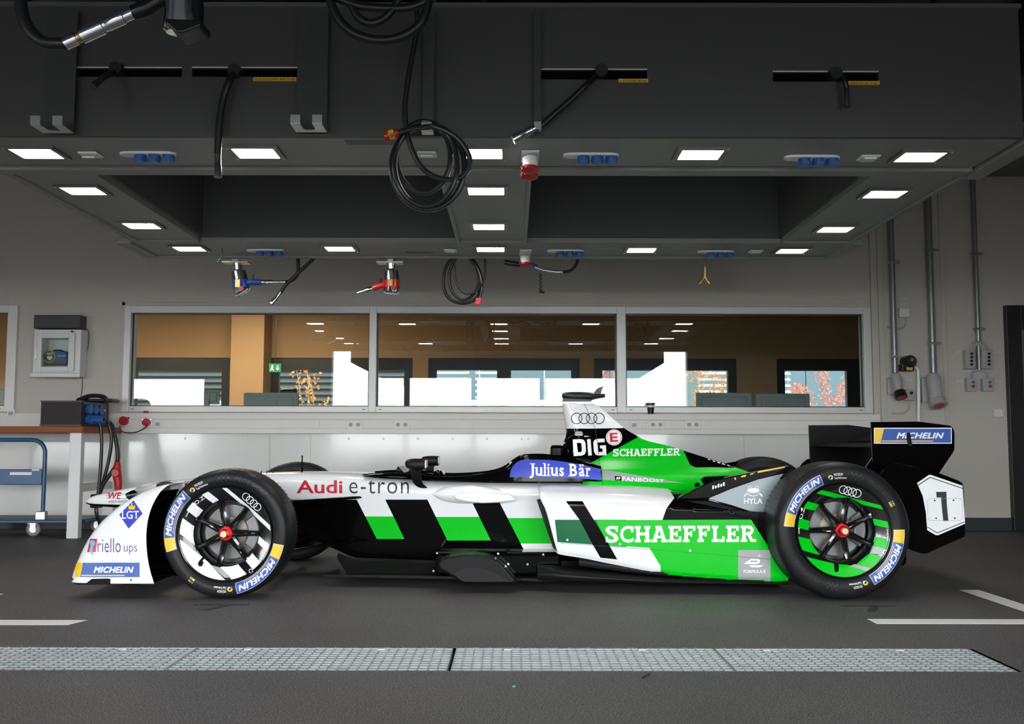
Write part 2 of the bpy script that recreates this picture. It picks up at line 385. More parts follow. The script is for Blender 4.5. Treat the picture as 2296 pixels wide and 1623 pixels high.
glab = {1: 'galvanised floor grating at the left edge of the frame', 2: 'galvanised floor grating below the nose of the car', 3: 'galvanised floor grating below the black stripes', 4: 'galvanised floor grating right of the wide dark gap', 5: 'galvanised floor grating at the right end of the channel'}
for i, (a, b) in enumerate(gs):
    if i == 0: continue
    g = thing('floor_grating', ((a + b) / 2, (GY0 + GY1) / 2, -.03), glab[i], 'grating', 'galvanised gratings over the floor channel')
    fr = MB(); z0, z1 = -.03, -.002
    fr.box(a, b, GY0 + .004, GY0 + .009, z0, z1); fr.box(a, b, GY1 - .009, GY1 - .004, z0, z1); fr.box(a, a + .004, GY0 + .009, GY1 - .009, z0, z1); fr.box(b - .004, b, GY0 + .009, GY1 - .009, z0, z1)
    fr.build('frame', M_galv, g)
    bars = MB(); n = 10
    for k in range(1, n):
        y = GY0 + .0065 + (GY1 - GY0 - .013) * k / n; bars.box(a + .004, b - .004, y - .002, y + .002, z0 + .001, z1 - .0045); bars.box(a + .004, b - .004, y - .0048, y + .0048, z1 - .0045, z1 - .0007)
    bars.build('bearing_bars', M_galv, g)
    cr = MB(); n = 28
    for k in range(1, n):
        x = a + (b - a) * k / n; cr.box(x - .0016, x + .0016, GY0 + .009, GY1 - .009, z1 - .006, z1 - .0005)
    cr.build('cross_bars', M_galv, g)
    for k in (.2, .72):
        x = a + (b - a) * k; MB().box(x - .014, x + .014, GY1 - .028, GY1 - .008, z1 - .004, z1 + .001).build('clip', M_alu, g)
solo(MB().tube(crom([onZ(1441, 1519, .004), onZ(1448, 1514, .006), onZ(1457, 1510, .004)], 4), .003, 6).build('cable_tie_scrap', M_black, smooth=True), 'small black cut cable tie lying in front of the grating', 'cable tie')
c = onZ(1152, 1540, 0); solo(MB().lathe([(0, .005), (.003, .006), (.006, .0005)], c, (0, 0, 1), n=7).build('green_crumb', mat('green_crumb', (.05, .4, .2), .5)), 'tiny green crumb on the floor in front', 'debris')
# ------------------------------------------------------------------ service gantry
ZG = 2.12; GF = 4.20; GT = 2.705
M_gdark = mat('gantry_dark_laminate', (0.10, 0.10, 0.10), .55, var=.05)
gan = thing('service_gantry', (-.14, 5.6, ZG), 'dark grey suspended service gantry with lights above the race car', 'gantry')
slots = []
for (a, b, c, d) in ((170, 408, 152, 172), (430, 667, 152, 172), (1213, 1451, 156, 178), (1733, 1970, 161, 183)):
    p, q = onY(a, d, GF), onY(b, c, GF); slots.append((p.x, q.x, p.z, q.z))
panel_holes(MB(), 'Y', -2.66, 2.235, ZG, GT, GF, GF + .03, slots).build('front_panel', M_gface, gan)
for s in slots: MB().box(s[0] - .004, s[1] + .004, GF + .031, GF + .06, s[2] - .01, s[3] + .01).build('slot_lining', mat('slot_void', (.004, .004, .004), 1.0, spec=0.0), gan)
for s in slots: MB().box(s[0], s[1], GF - .003, GF + .002, s[3] - .002, s[3] + .003).build('slot_trim', M_alu, gan)
T = .03
for nm, b in (('front_soffit', (-2.66, 2.235, GF + .0305, 4.66)), ('side_soffit', (-2.49, -2.09, 4.80, 6.44)), ('side_soffit', (1.80, 2.235, 4.80, 6.44)), ('centre_soffit', (-.345, .075, 4.80, 6.44)), ('back_soffit', (-2.56, 2.26, 6.50, 7.0))):
    MB().box(b[0], b[1], b[2], b[3], ZG, ZG + T).build(nm, M_gant, gan)
for nm, b in (('edge_profile', (-2.66, 2.25, 4.70, 4.80)), ('edge_profile', (-2.53, -2.49, 4.80, 6.44)), ('edge_profile', (2.235, 2.26, 4.80, 6.44)), ('edge_profile', (-.37, -.345, 4.80, 6.50)), ('edge_profile', (.075, .097, 4.80, 6.50)), ('edge_profile', (-2.66, 2.36, 7.0, 7.05)), ('edge_profile', (-2.53, -2.09, 6.44, 6.50)), ('edge_profile', (1.80, 2.26, 6.44, 6.50)), ('edge_profile', (-.345, .075, 6.44, 6.50)), ('edge_profile', (-2.66, -2.56, 6.50, 7.0)), ('edge_profile', (2.26, 2.36, 6.50, 7.0)), ('edge_profile', (2.262, 2.36, 4.24, 4.86))):
    MB().box(b[0], b[1], b[2], b[3], ZG - .012, ZG + T).build(nm, M_gant, gan, bevel=.004)
MB().box(-2.66, 2.235, 4.66, 4.70, ZG + .012, ZG + T).build('shadow_gap', M_black, gan)
# inner upstands of the two openings, and outer sides
up = [('inner_side', (-2.09, -2.07, 4.80, 6.47)), ('inner_side', (1.78, 1.80, 4.80, 6.47)), ('inner_side', (-.36, -.345, 4.80, 6.47)), ('inner_side', (.075, .09, 4.80, 6.47)), ('inner_back', (-2.07, -.36, 6.47, 6.50)), ('inner_back', (.09, 1.78, 6.47, 6.50)), ('inner_front', (-2.09, 1.80, 4.76, 4.80))]
for nm, b in up: MB().box(b[0], b[1], b[2], b[3], ZG + T, GT).build(nm, M_gdark, gan)
MB().box(-2.53, -2.51, GF + .03, 7.0, ZG + T, GT).build('outer_side', M_gant, gan)
MB().box(2.215, 2.235, GF + .03, 7.0, ZG + T, GT).build('outer_side', M_gant, gan)
MB().box(-2.53, 2.235, 6.98, 7.0, ZG + T, GT).build('outer_back', M_gant, gan)
MB().box(-2.55, 2.25, GF, 7.0, GT, GT + .02).build('top_board', M_gdark, gan)
for x in (-2.3, -.14, 2.0):
    for y in (4.5, 6.7): MB().tube([(x, y, GT + .02), (x, y, ZC - .002)], .02, 8).build('suspension_rod', M_steel, gan, smooth=True)
# small black slits in the soffit
for (px, py, w) in ((833, 319, .115), (943, 566, .11)):
    p = onZ(px, py, ZG); MB().box(p.x - w, p.x + w * .95, p.y - .03, p.y + .03, ZG - .002, ZG + .002).build('soffit_slit', M_black, gan)
# recessed floodlights
M_lamp = mat('lamp_glow', (1.0, 0.985, 0.97), .4, var=.01, emit=44.0)
M_lframe = mat('light_frame', (0.16, 0.16, 0.16), .35, .6)
lights = [(83, 340, 'leftmost of the front row'), (575, 340, 'second from the left in the front row'), (1080, 340, 'middle of the front row, partly behind the cable loop'), (1570, 343, 'second from the right in the front row'), (2062, 348, 'rightmost of the front row'),
          (187, 424, 'nearer of two on the left arm'), (318, 503, 'farther of two on the left arm'), (1090, 425, 'nearer of two on the centre beam'), (1096, 505, 'farther of two on the centre beam'), (1983, 432, 'nearer of two on the right arm'), (1873, 511, 'farther of two on the right arm'),
          (425, 555, 'leftmost of the back row'), (762, 555, 'second from the left in the back row'), (1100, 556, 'middle of the back row'), (1438, 558, 'second from the right in the back row'), (1775, 560, 'rightmost of the back row')]
proto = None
lab = 'square recessed floodlight, %s of the gantry'
for (px, py, w) in lights:
    p = onZ(px, py, ZG); p.y = round(p.y, 2)
    if proto is None:
        proto = thing('gantry_light', (p.x, p.y, ZG - .012), lab % w, 'light', 'floodlights recessed in the gantry')
        a, b = .118, .098
        panel_holes(MB(), 'Z', p.x - a, p.x + a, p.y - b, p.y + b, ZG - .012, ZG - .0005, [(p.x - .094, p.x + .094, p.y - .074, p.y + .074)]).build('frame', M_lframe, proto)
        MB().box(p.x - .094, p.x + .094, p.y - .074, p.y + .074, ZG - .006, ZG - .001).build('lens', M_lamp, proto)
        for i in (-1, 1):
            for j in (-1, 1): MB().lathe([(-.003, .001), (-.003, .004), (0, .004)], (p.x + i * .109, p.y + j * .088, ZG - .012), (0, 0, 1), n=8).build('screw', M_chrome, proto)
    else: copytree(proto, (p.x, p.y, ZG - .012), lab % w)
# blue triple sockets
def sock3(px, py, w, grp='blue socket strips under the gantry'):
    p = onZ(px, py, ZG); t = thing('socket_strip', (p.x, p.y, ZG - .05), w, 'socket', grp)
    hx, hy = .13, .035; pl = [(p.x + hx * math.copysign(1, c) * abs(c) ** .35, p.y + hy * math.copysign(1, s) * abs(s) ** .9, ZG - .012) for c, s in [(math.cos(a), math.sin(a)) for a in [2 * math.pi * (k + .5) / 20 for k in range(20)]]]
    MB().prism(pl, (0, 0, .011)).build('plate', M_white, t)
    for k in range(3):
        x = p.x - .035 + k * .065
        c = MB().lathe([(.002, .028), (-.03, .028), (-.034, .024), (-.034, .001)], (x, p.y, ZG - .012), (0, 0, 1), n=20).build('socket_cap', M_blue, t, smooth=True)
        MB().box(x - .016, x + .016, p.y - .03, p.y - .02, ZG - .046, ZG - .03).build('lid_tab', M_blue, c)
sock3(332, 343, 'white strip with three blue sockets, front left of the gantry'); sock3(1325, 346, 'white strip with three blue sockets, front centre of the gantry'); sock3(1820, 351, 'white strip with three blue sockets, front right of the gantry')
sock3(595, 560, 'white strip with three blue sockets, back left of the gantry'); sock3(1268, 561, 'white strip with three blue sockets, back centre of the gantry'); sock3(1605, 563, 'white strip with three blue sockets, back right of the gantry')
def red_sock(px, py, n, w):
    p = onZ(px, py, ZG); t = thing('red_power_socket', (p.x, p.y, ZG - .12), w, 'socket', 'red three-phase sockets under the gantry')
    MB().box(p.x - .042, p.x + .042, p.y - .12, p.y + .09, ZG - .012, ZG - .001).build('back_plate', M_white, t, bevel=.004)
    for k in range(n):
        y = p.y + .05 - k * .115; ax = Vector((0, -.18, -1)).normalized()
        c0 = Vector((p.x, y + .01, ZG - .022))
        h = MB().lathe([(0, .036), (.04, .036), (.05, .038)], c0, ax, n=24).build('housing', M_white, t, smooth=True)
        MB().lathe([(.05, .041), (.062, .041), (.065, .034), (.065, .001)], c0, ax, n=24).build('lid', M_red, h, smooth=True)
        MB().box(p.x - .045, p.x - .034, y - .035, y - .02, ZG - .075, ZG - .055).build('hinge', M_chrome, h)
red_sock(1188, 352, 2, 'white double socket with red lids under the front of the gantry'); red_sock(1178, 566, 1, 'white socket with one red lid under the back of the gantry')
def rocker(px, py, w, tilt=0):
    p = onZ(px, py, ZG); t = thing('rocker_switch', (p.x, p.y, ZG - .02), w, 'switch', 'switches on the gantry underside')
    MB().box(p.x - .045, p.x + .045, p.y - .042, p.y + .042, ZG - .012, ZG - .001).build('plate', M_white, t, bevel=.006)
    c = Vector((p.x, p.y, ZG - .015)); MB().obox(c, (.028, 0, 0), (0, .027, .005 * tilt), (0, 0, .004)).build('rocker', M_white, t, bevel=.001)
rocker(203, 344, 'white light switch with pulled-down rocker, front left of the gantry', 2); rocker(958, 343, 'white rocker switch seen through the black cable loop', 1); rocker(1947, 351, 'white data outlet at the front right of the gantry'); rocker(1010, 560, 'flat white switch at the back centre of the gantry'); rocker(1694, 562, 'flat white outlet at the back right of the gantry')
# labels
M_lblink = mat('label_print', (0.02, .016, .0), .6)
for (a, b, c, d, s, w) in ((568, 665, 173.5, 182, 'SCHLAGSCHRAUBER 25 bar', 'yellow label under the second slot from the left'), (1387, 1453, 177, 185, 'LUFTLANZE 40 bar', 'yellow label under the slot right of the cable loop'), (1902, 1972, 182, 190, 'ARBEITSLUFT 8 bar', 'yellow label under the rightmost slot')):
    p, q = onY(a, d, GF), onY(b, c, GF)
    o = MB().box(p.x, q.x, GF - .002, GF - .0002, p.z, q.z).build('slot_label', M_yellow); solo(o, w, 'label', 'yellow labels on the gantry front')
    flat_print('lettering', fit(text2d(s, .01), a + 3, b - 3, d - 1.6, c + 1.6), M_lblink, o, GF - .002, .0006)
# hanging flat steel straps with hooks
M_strap = mat('grey_steel_strap', (0.05, 0.05, 0.05), .5, .2)
def strap(px0, px1, pybot, prong, w, dep=.11):
    Y = GF - .03; a, b = onY(px0, pybot, Y), onY(px1, pybot, Y); z = a.z
    t = thing('hanging_bracket', ((a.x + b.x) / 2, Y, z), w, 'bracket', 'steel brackets on the gantry front')
    MB().box(a.x, b.x, Y - .005, Y, z, 2.67).build('strap', M_strap, t)
    if prong:
        cx, hw = (a.x + b.x) / 2, (b.x - a.x) / 2; pts = [(a.x, Y), (b.x, Y), (b.x, Y - dep), (cx + hw * .38, Y - dep)]
        pts += [(cx + hw * .38 * math.cos(t_), Y - dep * .45 + hw * .38 * math.sin(t_) * 1.0) for t_ in [math.pi * k / 8 for k in range(9)]] + [(cx - hw * .38, Y - dep), (a.x, Y - dep)]
        MB().prism([(x, y, z - .005) for x, y in pts], (0, 0, .005)).build('fork_plate', M_steel, t)
        for s in (-1, 1): MB().box(cx + s * hw * .38, cx + s * hw, Y - dep - .004, Y - dep, z, z + .035).build('prong_tip', M_steel, t)
    else:
        MB().box(a.x, b.x, Y - dep, Y, z - .005, z).build('hook_floor', M_steel, t); MB().box(a.x, b.x, Y - dep - .004, Y - dep, z - .005, z + .03).build('hook_tip', M_steel, t)
    return t
strap(96, 166, 296, True, 'wide dark steel strap with forked hook, leftmost on the gantry'); strap(664, 733, 294, True, 'wide dark steel strap with forked hook right of the hanging air hose')
strap(947, 973, 300, False, 'dark steel strap holding the large black cable loop', .06); strap(1197, 1213, 293, False, 'narrow dark steel strap holding the chrome hose end', .03)
# ------------------------------------------------------------------ overhead sectional door, rolled back under the ceiling
M_door = mat('door_panel_bluegrey', (0.10, 0.12, 0.15), .5)
od = thing('overhead_door', (0, 1.3, 2.735), 'dark blue-grey sectional door rolled back overhead in front of the gantry', 'garage door')
for k in range(8):
    y0 = YF + .25 + k * .68; MB().box(DX0 + .1, DX1 - .1, y0 + .004, y0 + .676, 2.735, 2.775).build('door_section', M_door, od, bevel=.006)
for px in (160, 640, 1090, 1580, 2030): x = onY(px, 8, 4.1).x; MB().box(x - .012, x + .012, YF + .25, 4.12, 2.722, 2.735).build('stiffener', M_black, od)
for x in (onY(1293, 8, 4.0).x, DX0 + .05, DX1 - .3): MB().box(x - .03, x + .03, YF + .2, 4.14, 2.71, 2.7215).build('guide_rail', M_steel, od)
for x in (DX0 + .05, DX1 - .05):
    for y in (0, 3.5): MB().box(x - .015, x + .015, y, y + .03, 2.722, ZC).build('hanger', M_steel, od)
# mullions of the glazed bay doors left and right of the opening, seen mirrored in the windows
for k, px in enumerate((897, 1058, 1221)):
    x = (px - CX) / F * 19.2
    solo(MB().box(x - .06, x + .06, YF - 1.2, YF - 1.1, -.01, 2.5).build('door_post', M_black), ['dark door post mirrored left in the middle window', 'dark door post mirrored in the centre of the middle window', 'dark door post mirrored right in the middle window'][k], 'post', 'door posts outside behind the camera')
aw = thing('opening_shade', (0, YF - .35, 2.03), 'dark awning panel added across the top of the opening, mirrored in the windows', 'shading')  # panel added behind the camera: blocks sky light, darkens the mirrored opening
ax0, ax1 = (785 - CX) / F * 19.55, (1490 - CX) / F * 19.55
MB().prism([(ax0, YF - .35, 2.62), (ax1, YF - .35, 2.62), (ax1, YF - .35, 2.35), (ax1 - .5, YF - .35, 2.04), (ax0 + .6, YF - .35, 2.04), (ax0, YF - .35, 2.35)], (0, .05, 0)).build('shade_sheet', M_gdark, aw)
for x in (ax0 + .5, 0, ax1 - .5): MB().box(x - .03, x + .03, YF - .299, YF - .202, 2.565, 2.62).build('wall_bracket', M_steel, aw)
# neighbouring dark ceiling beams
solo(MB().box(-4.6, -3.86, 7.0, 7.12, 2.44, 2.50).build('ceiling_rail', M_strap), 'dark rail end sticking into the frame at upper left', 'rail')
solo(MB().box(3.9, X1 - .02, 6.3, 6.5, 2.62, 2.73).build('ceiling_beam', M_gdark), 'dark beam under the ceiling at the right edge', 'beam')
ad = thing('light_blocker', (4.9, 5.0, 2.66), 'dark added light-shaping duct under the ceiling at the upper right', 'blocker')  # dark box added to keep light off the upper right wall
MB().box(2.75, X1 - .02, 4.2, 6.28, 2.76, 3.16).build('blocker_body', mat('blocker_dark', (.03, .032, .035), .7), ad, bevel=.01); MB().box(2.75, X1 - .02, 5.9, 5.96, 2.72, 2.759).build('blocker_flange', M_gdark, ad)
for x in (3.2, 6.2): MB().box(x, x + .03, 5.0, 5.03, 3.161, ZC - .002).build('hanger', M_steel, ad)
# ------------------------------------------------------------------ hoses and tools on the gantry
def P(px, py, Y): return onY(px, py, Y)
def curve(pts, Y, n=8): return crom([onY(p[0], p[1], p[2] if len(p) > 2 else Y) for p in pts], n)
M_hose = mat('black_hose', (0.012, 0.012, 0.013), .35, bump=.08, bscale=300)
Yh = GF - .05
# hose with guide roller in each slot
def roller(t, px, py):
    p = onY(px, py, GF - .01); MB().lathe([(-.02, .001), (-.02, .028), (.015, .032), (.035, .032)], p, (0, 1, 0), n=20).build('guide_ring', M_black, t, smooth=True)
def coupling(t, a, b, r, m, nm='coupling'):
    a, b = Vector(a), Vector(b); d = b - a
    o = MB().tube([a, a + d * .12, a + d * .15, a + d * .55, a + d * .6, b], [r * .75, r * .75, r, r, r * 1.15, r * 1.15], 16).build(nm, m, t, smooth=True); return o
t = thing('air_hose', P(212, 190, 4.0), 'short hose end poking out of the leftmost gantry slot', 'hose', 'hoses on the gantry front'); roller(t, 262, 155)
MB().tube(crom([P(258, 160, GF), P(245, 166, 4.1), P(228, 176, 4.02)], 5), .012, 10).build('hose', M_hose, t, smooth=True); coupling(t, P(228, 177, 4.02), P(208, 194, 3.97), .013, M_strap)
t = thing('air_hose', P(488, 395, Yh), 'long black air hose hanging from the second slot from the left', 'hose', 'hoses on the gantry front'); roller(t, 527, 160)
MB().tube(curve([(527, 164, GF), (516, 178, Yh), (500, 225), (492, 280), (488, 345)], Yh), .0155, 12).build('hose', M_hose, t, smooth=True)
coupling(t, P(488, 338, Yh), P(489, 398, Yh), .0145, mat('dull_coupling', (.10, .10, .10), .35, .8))
t = thing('air_hose', P(1160, 310, Yh), 'black hose sagging left from the third slot to a chrome end', 'hose', 'hoses on the gantry front'); roller(t, 1348, 160)
MB().tube(curve([(1340, 168, GF), (1315, 190, Yh), (1290, 215), (1250, 250), (1212, 283), (1195, 290)], Yh), .0135, 12).build('hose', M_hose, t, smooth=True); coupling(t, P(1200, 287, Yh - .02), P(1150, 313, Yh - .02), .017, M_chrome)
t = thing('air_hose', P(1899, 235, Yh), 'short black hose hanging straight from the rightmost slot', 'hose', 'hoses on the gantry front'); roller(t, 1872, 166)
MB().tube(curve([(1885, 170, GF), (1894, 180, Yh), (1898, 198), (1899, 215)], Yh), .011, 12).build('hose', M_hose, t, smooth=True); coupling(t, P(1899, 210, Yh), P(1899, 240, Yh), .011, M_strap)
# big cable loop
t = thing('cable_loop', P(960, 470, GF - .12), 'large coiled black power cable with red plug on the middle bracket', 'cable', 'coiled cables on the gantry')
Yc_ = GF - .1
def loop(cx, cy, rx, ry, a0, a1, Y, n=40, wob=0):
    return [onY(cx + rx * math.cos(math.radians(a0 + (a1 - a0) * k / n)) , cy - ry * math.sin(math.radians(a0 + (a1 - a0) * k / n)), Y + wob * math.sin(k * .4)) for k in range(n + 1)]
MB().tube(curve([(934, 20), (935, 66), (918, 160), (908, 240), (913, 300), (928, 345), (950, 380), (985, 400), (1020, 402), (1042, 390), (1053, 370), (1050, 345), (1030, 315), (1000, 294), (965, 282)], Yc_ - .03), .0115, 10).build('cable', M_hose, t, smooth=True)
MB().tube(loop(960, 375, 82, 94, 105, 445, Yc_, wob=.012), .013, 10).build('cable', M_hose, t, smooth=True)
MB().tube(loop(955, 370, 70, 92, 112, 440, Yc_ - .028, wob=.012), .012, 10).build('cable', M_hose, t, smooth=True)
MB().tube(loop(950, 352, 60, 80, 95, 455, Yc_ + .02, wob=.01), .0115, 10).build('cable', M_hose, t, smooth=True)
MB().tube(curve([(965, 284), (930, 288), (905, 294), (892, 298)], Yc_ - .06), .012, 10).build('cable', M_hose, t, smooth=True)
pl = MB().tube([P(894, 297, Yc_ - .06), P(888, 299, Yc_ - .06), P(862, 306, Yc_ - .06)], [.014, .019, .021], 16).build('plug', M_red, t, smooth=True); MB().tube([P(884, 300, Yc_ - .06), P(872, 303, Yc_ - .06)], [.0205, .0215], 16).build('plug_label', M_yellow, pl, smooth=True)
flat_print('lettering', fit(text2d('16A', .02), 873, 884, 309, 296), M_ink, pl, Yc_ - .083)
# thick looped hoses at the top edge
t = thing('hose_bundle', P(850, 5, 3.75), 'bundle of thick black hoses drooping in from the top edge', 'hose')
for pts, r in ((((738, -30), (742, 5), (765, 50), (800, 78), (850, 90), (900, 82), (940, 55), (958, 15), (962, -30)), .018), (((780, -30), (790, 15), (805, 40), (830, 52), (860, 42), (885, 15), (905, -30)), .016), (((744, -10), (800, 12), (860, 18), (920, 16), (975, -6)), .017)):
    MB().tube(curve([(a, b) for a, b in pts], 3.75), r, 12).build('hose', M_hose, t, smooth=True)
# near impact wrench at the top left edge
Yn = 3.2
M_gunblk = mat('gun_black_metal', (0.03, .03, .032), .2, .7)
t = thing('impact_wrench', P(405, 70, Yn), 'black and chrome impact wrench hanging at the upper left edge', 'impact wrench', 'impact wrenches on the gantry')
MB().tube(curve([(45, -40), (48, 20), (65, 65), (100, 95), (148, 98)], Yn, 10), .021, 14).build('hose', M_hose, t, smooth=True)
a, b = P(146, 98, Yn), P(300, 28, Yn); d = b - a
prof = [(0, .022), (.17, .022), (.18, .018), (.22, .018), (.24, .027), (.55, .027), (.56, .022), (.6, .022), (.62, .024), (.85, .024), (.86, .02), (1, .02)]
MB().tube([a + d * h for h, r in prof], [r for h, r in prof], 20).build('hose_coupling', M_chrome, t, smooth=True)
MB().tube([a + d * .19, a + d * .225], .0195, 16).build('brass_ring', mat('brass', (.45, .28, .12), .3, .9), t, smooth=True)
MB().tube([P(298, 29, Yn), P(330, 18, Yn), P(370, -10, Yn), P(400, -50, Yn)], [.026, .03, .03, .03], 16).build('handle', M_gunblk, t, smooth=True)
MB().lathe([(-.06, .05), (.03, .052), (.075, .062), (.09, .060), (.098, .05), (.10, .001)], P(405, 8, Yn), (0.02, .12, -1), n=28).build('motor_housing', M_chrome, t, smooth=True)
MB().tube([P(440, -40, Yn), P(443, 20, Yn), P(443, 62, Yn)], [.02, .021, .02], 14).build('trigger_guard', M_gunblk, t, smooth=True)
pt = [P(x, y, Yn - .055) for x, y in ((366, 40), (452, 44), (448, 58), (410, 72), (394, 72), (372, 52))]; MB().prism(pt, (0, .11, 0)).build('end_cap', M_gunblk, t, bevel=.006)
# ---- row of tools hanging behind the back edge of the gantry
Yt = 7.11
M_gold = mat('brass_fitting', (.55, .36, .12), .3, .9)
def bracket(t, px, py, w=.1):
    p = P(px, py, Yt); MB().box(p.x - w, p.x + w * .9, Yt - .05, Yt + .05, ZG - .036, ZG - .026).build('hanger_plate', M_steel, t); MB().box(p.x - .02, p.x + .02, 7.0505, 7.058, ZG - .0255, ZG + .03).build('hanger_arm', M_steel, t)
def wrench(pts, body, lab, handle, acc):
    t = thing('impact_wrench', P(*pts[-1], Yt), lab, 'impact wrench', 'impact wrenches on the gantry')
    bracket(t, pts[0][0], pts[0][1])
    q = [P(x, y, Yt) for x, y in pts]
    MB().tube([q[0], q[1]], [.036, .03], 18).build('spindle', M_chrome, t, smooth=True)
    MB().tube([q[1], q[1].lerp(q[2], .2), q[2]], [.03, .055, .06], 20).build('hammer_case', M_chrome, t, smooth=True)
    MB().tube([q[2], q[3]], [.058, .06], 20).build('motor_body', acc, t, smooth=True)
    MB().box(q[2].lerp(q[3], .5).x - .02, q[2].lerp(q[3], .5).x + .014, Yt - .065, Yt - .057, q[3].z + .005, q[2].z - .005).build('rating_label', M_gold, t)
    MB().tube([q[3], q[3].lerp(q[4], .8), q[4]], [.058, .06, .05], 20).build('end_cap', M_chrome, t, smooth=True)
    h = [P(x, y, Yt) for x, y in handle]
    MB().tube([h[0], h[1], h[2]], [.022, .024, .022], 14).build('handle', acc, t, smooth=True)
    MB().tube([h[2], h[2].lerp(h[3], .1), h[2].lerp(h[3], .45), h[2].lerp(h[3], .5), h[3]], [.014, .018, .018, .012, .01], 14).build('hose_coupling', M_chrome, t, smooth=True)
    MB().tube([h[1] + Vector((0, 0, .02)), h[1] + Vector((.006, 0, .055))], .008, 8).build('trigger', M_black, t)
    MB().lathe([(-.075, .001), (-.075, .016), (-.05, .018)], q[4].lerp(q[3], .8) + Vector((.02, 0, 0)), (0, 1, 0), n=14).build('valve_knob', M_red, t, smooth=True)
    return t
M_gunblue = mat('blue_enamel', (.03, .08, .35), .3, .2); M_gunred = mat('red_enamel', (.55, .02, .02), .3)
t = wrench([(532, 585), (534, 605), (538, 628), (540, 648), (545, 657)], None, 'blue and chrome impact wrench hanging at the back of the gantry', [(548, 634), (566, 632), (586, 633), (640, 632)], M_gunblue)
MB().tube(curve([(638, 633), (655, 628), (668, 612), (668, 578)], Yt + .04), .014, 10).build('hose', M_hose, t, smooth=True)
t = wrench([(877, 583), (877, 603), (878, 628), (878, 645), (877, 658)], None, 'red and chrome impact wrench hanging at the back of the gantry', [(866, 636), (852, 640), (836, 646), (800, 657)], M_gunred)
t = thing('air_hose', P(611, 680, Yt), 'black hose with chrome end hanging beside the blue impact wrench', 'hose'); MB().tube(curve([(704, 579), (685, 597), (660, 620), (640, 640), (630, 655)], Yt), .014, 10).build('hose', M_hose, t, smooth=True); coupling(t, P(632, 652, Yt), P(609, 681, Yt), .017, M_chrome)
# back cable loop
t = thing('cable_loop', P(1040, 680, Yt), 'coiled black cable with red plug hanging at the back of the gantry', 'cable', 'coiled cables on the gantry')
MB().tube(crom([P(*q, Yt + .03) for q in ((1020, 570), (1000, 600), (994, 640), (1008, 670), (1040, 680), (1068, 668), (1078, 640), (1076, 610), (1056, 575))], 6), .012, 10).build('cable', M_hose, t, smooth=True)
MB().tube(crom([P(*q, Yt) for q in ((1026, 572), (1008, 610), (1012, 650), (1035, 672), (1060, 662), (1074, 632), (1068, 600), (1050, 574))], 6), .011, 10).build('cable', M_hose, t, smooth=True)
MB().tube(crom([P(*q, Yt - .03) for q in ((1018, 590), (1022, 630), (1040, 656), (1065, 655), (1084, 630), (1088, 600), (1087, 570))], 6), .008, 10).build('cable', M_hose, t, smooth=True)
MB().tube(crom([P(*q, Yt - .01) for q in ((1050, 576), (1072, 605), (1080, 640), (1076, 668))], 6), .011, 10).build('cable', M_hose, t, smooth=True)
p = P(1072, 676, Yt - .01); MB().obox(p, (.022, 0, 0), (0, .014, 0), (.006, 0, .026)).build('plug', M_red, t, bevel=.004)
# air lance with curly lead
t = thing('air_lance', P(1200, 600, Yt), 'black and blue air blow lance under the back red socket', 'air lance')
q = [P(x, y, Yt) for x, y in ((1131, 588), (1150, 591), (1172, 594), (1200, 599), (1212, 604), (1225, 607), (1250, 610), (1262, 610))]
MB().tube(q[:3], [.02, .019, .016], 14).build('nozzle', M_black, t, smooth=True); MB().tube([q[2], P(1178, 588, Yt), P(1206, 599, Yt)], [.018, .014, .014], 12).build('handle', M_gunblue, t, smooth=True)
MB().tube(q[3:], [.012, .01, .011, .013, .008], 12).build('pipe', M_steel, t, smooth=True); MB().tube(curve([(1262, 610), (1280, 606), (1292, 593), (1296, 578)], Yt), .011, 10).build('hose', M_hose, t, smooth=True)
MB().tube([P(1178, 571, Yt + .06), P(1186, 592, Yt)], .006, 8).build('hanging_wire', M_steel, t)
MB().tube([P(1212 + 3 * math.sin(k * 1.1), 606 + k * 1.5, Yt) for k in range(30)] + [P(1216, 655, Yt)], .0045, 6).build('curly_lead', M_black, t, smooth=True); MB().tube([P(1209, 652, Yt), P(1221, 656, Yt)], [.012, .009], 10).build('lead_plug', M_black, t)
# brass splitter
t = thing('hose_splitter', P(1580, 635, Yt), 'small brass Y-shaped hose splitter hanging at the back of the gantry', 'hose fitting')
MB().tube([(P(1582, 570, Yt).x, 7.0525, ZG + .02), (P(1582, 570, Yt).x, 7.0525, ZG - .02), P(1582, 579, Yt)], .0025, 6).build('hanger_hook', M_steel, t); MB().tube([P(1582, 579, Yt), P(1581, 588, Yt), P(1581, 603, Yt)], [.005, .008, .009], 10).build('nipple', M_steel, t, smooth=True); MB().tube([P(1581, 600, Yt), P(1580, 612, Yt), P(1580, 622, Yt)], [.012, .011, .013], 12).build('stem', M_gold, t, smooth=True)
for x in (1568, 1591): MB().tube([P(1580, 620, Yt), P(x, 636, Yt)], [.01, .014], 12).build('branch', M_gold, t, smooth=True)
# loose green wire from the soffit
p = onZ(498, 557, ZG); solo(MB().tube(crom([p, p + Vector((0, 0, -.05)), p + Vector((-.03, 0, -.1))], 4), .005, 6).build('loose_wire', mat('green_wire', (.02, .12, .05), .5), smooth=True), 'loose green wire end sticking out of the gantry underside', 'wire')
# ------------------------------------------------------------------ things on the back wall
M_cab = mat('white_enamel', (.72, .72, .70), .3, var=.02)
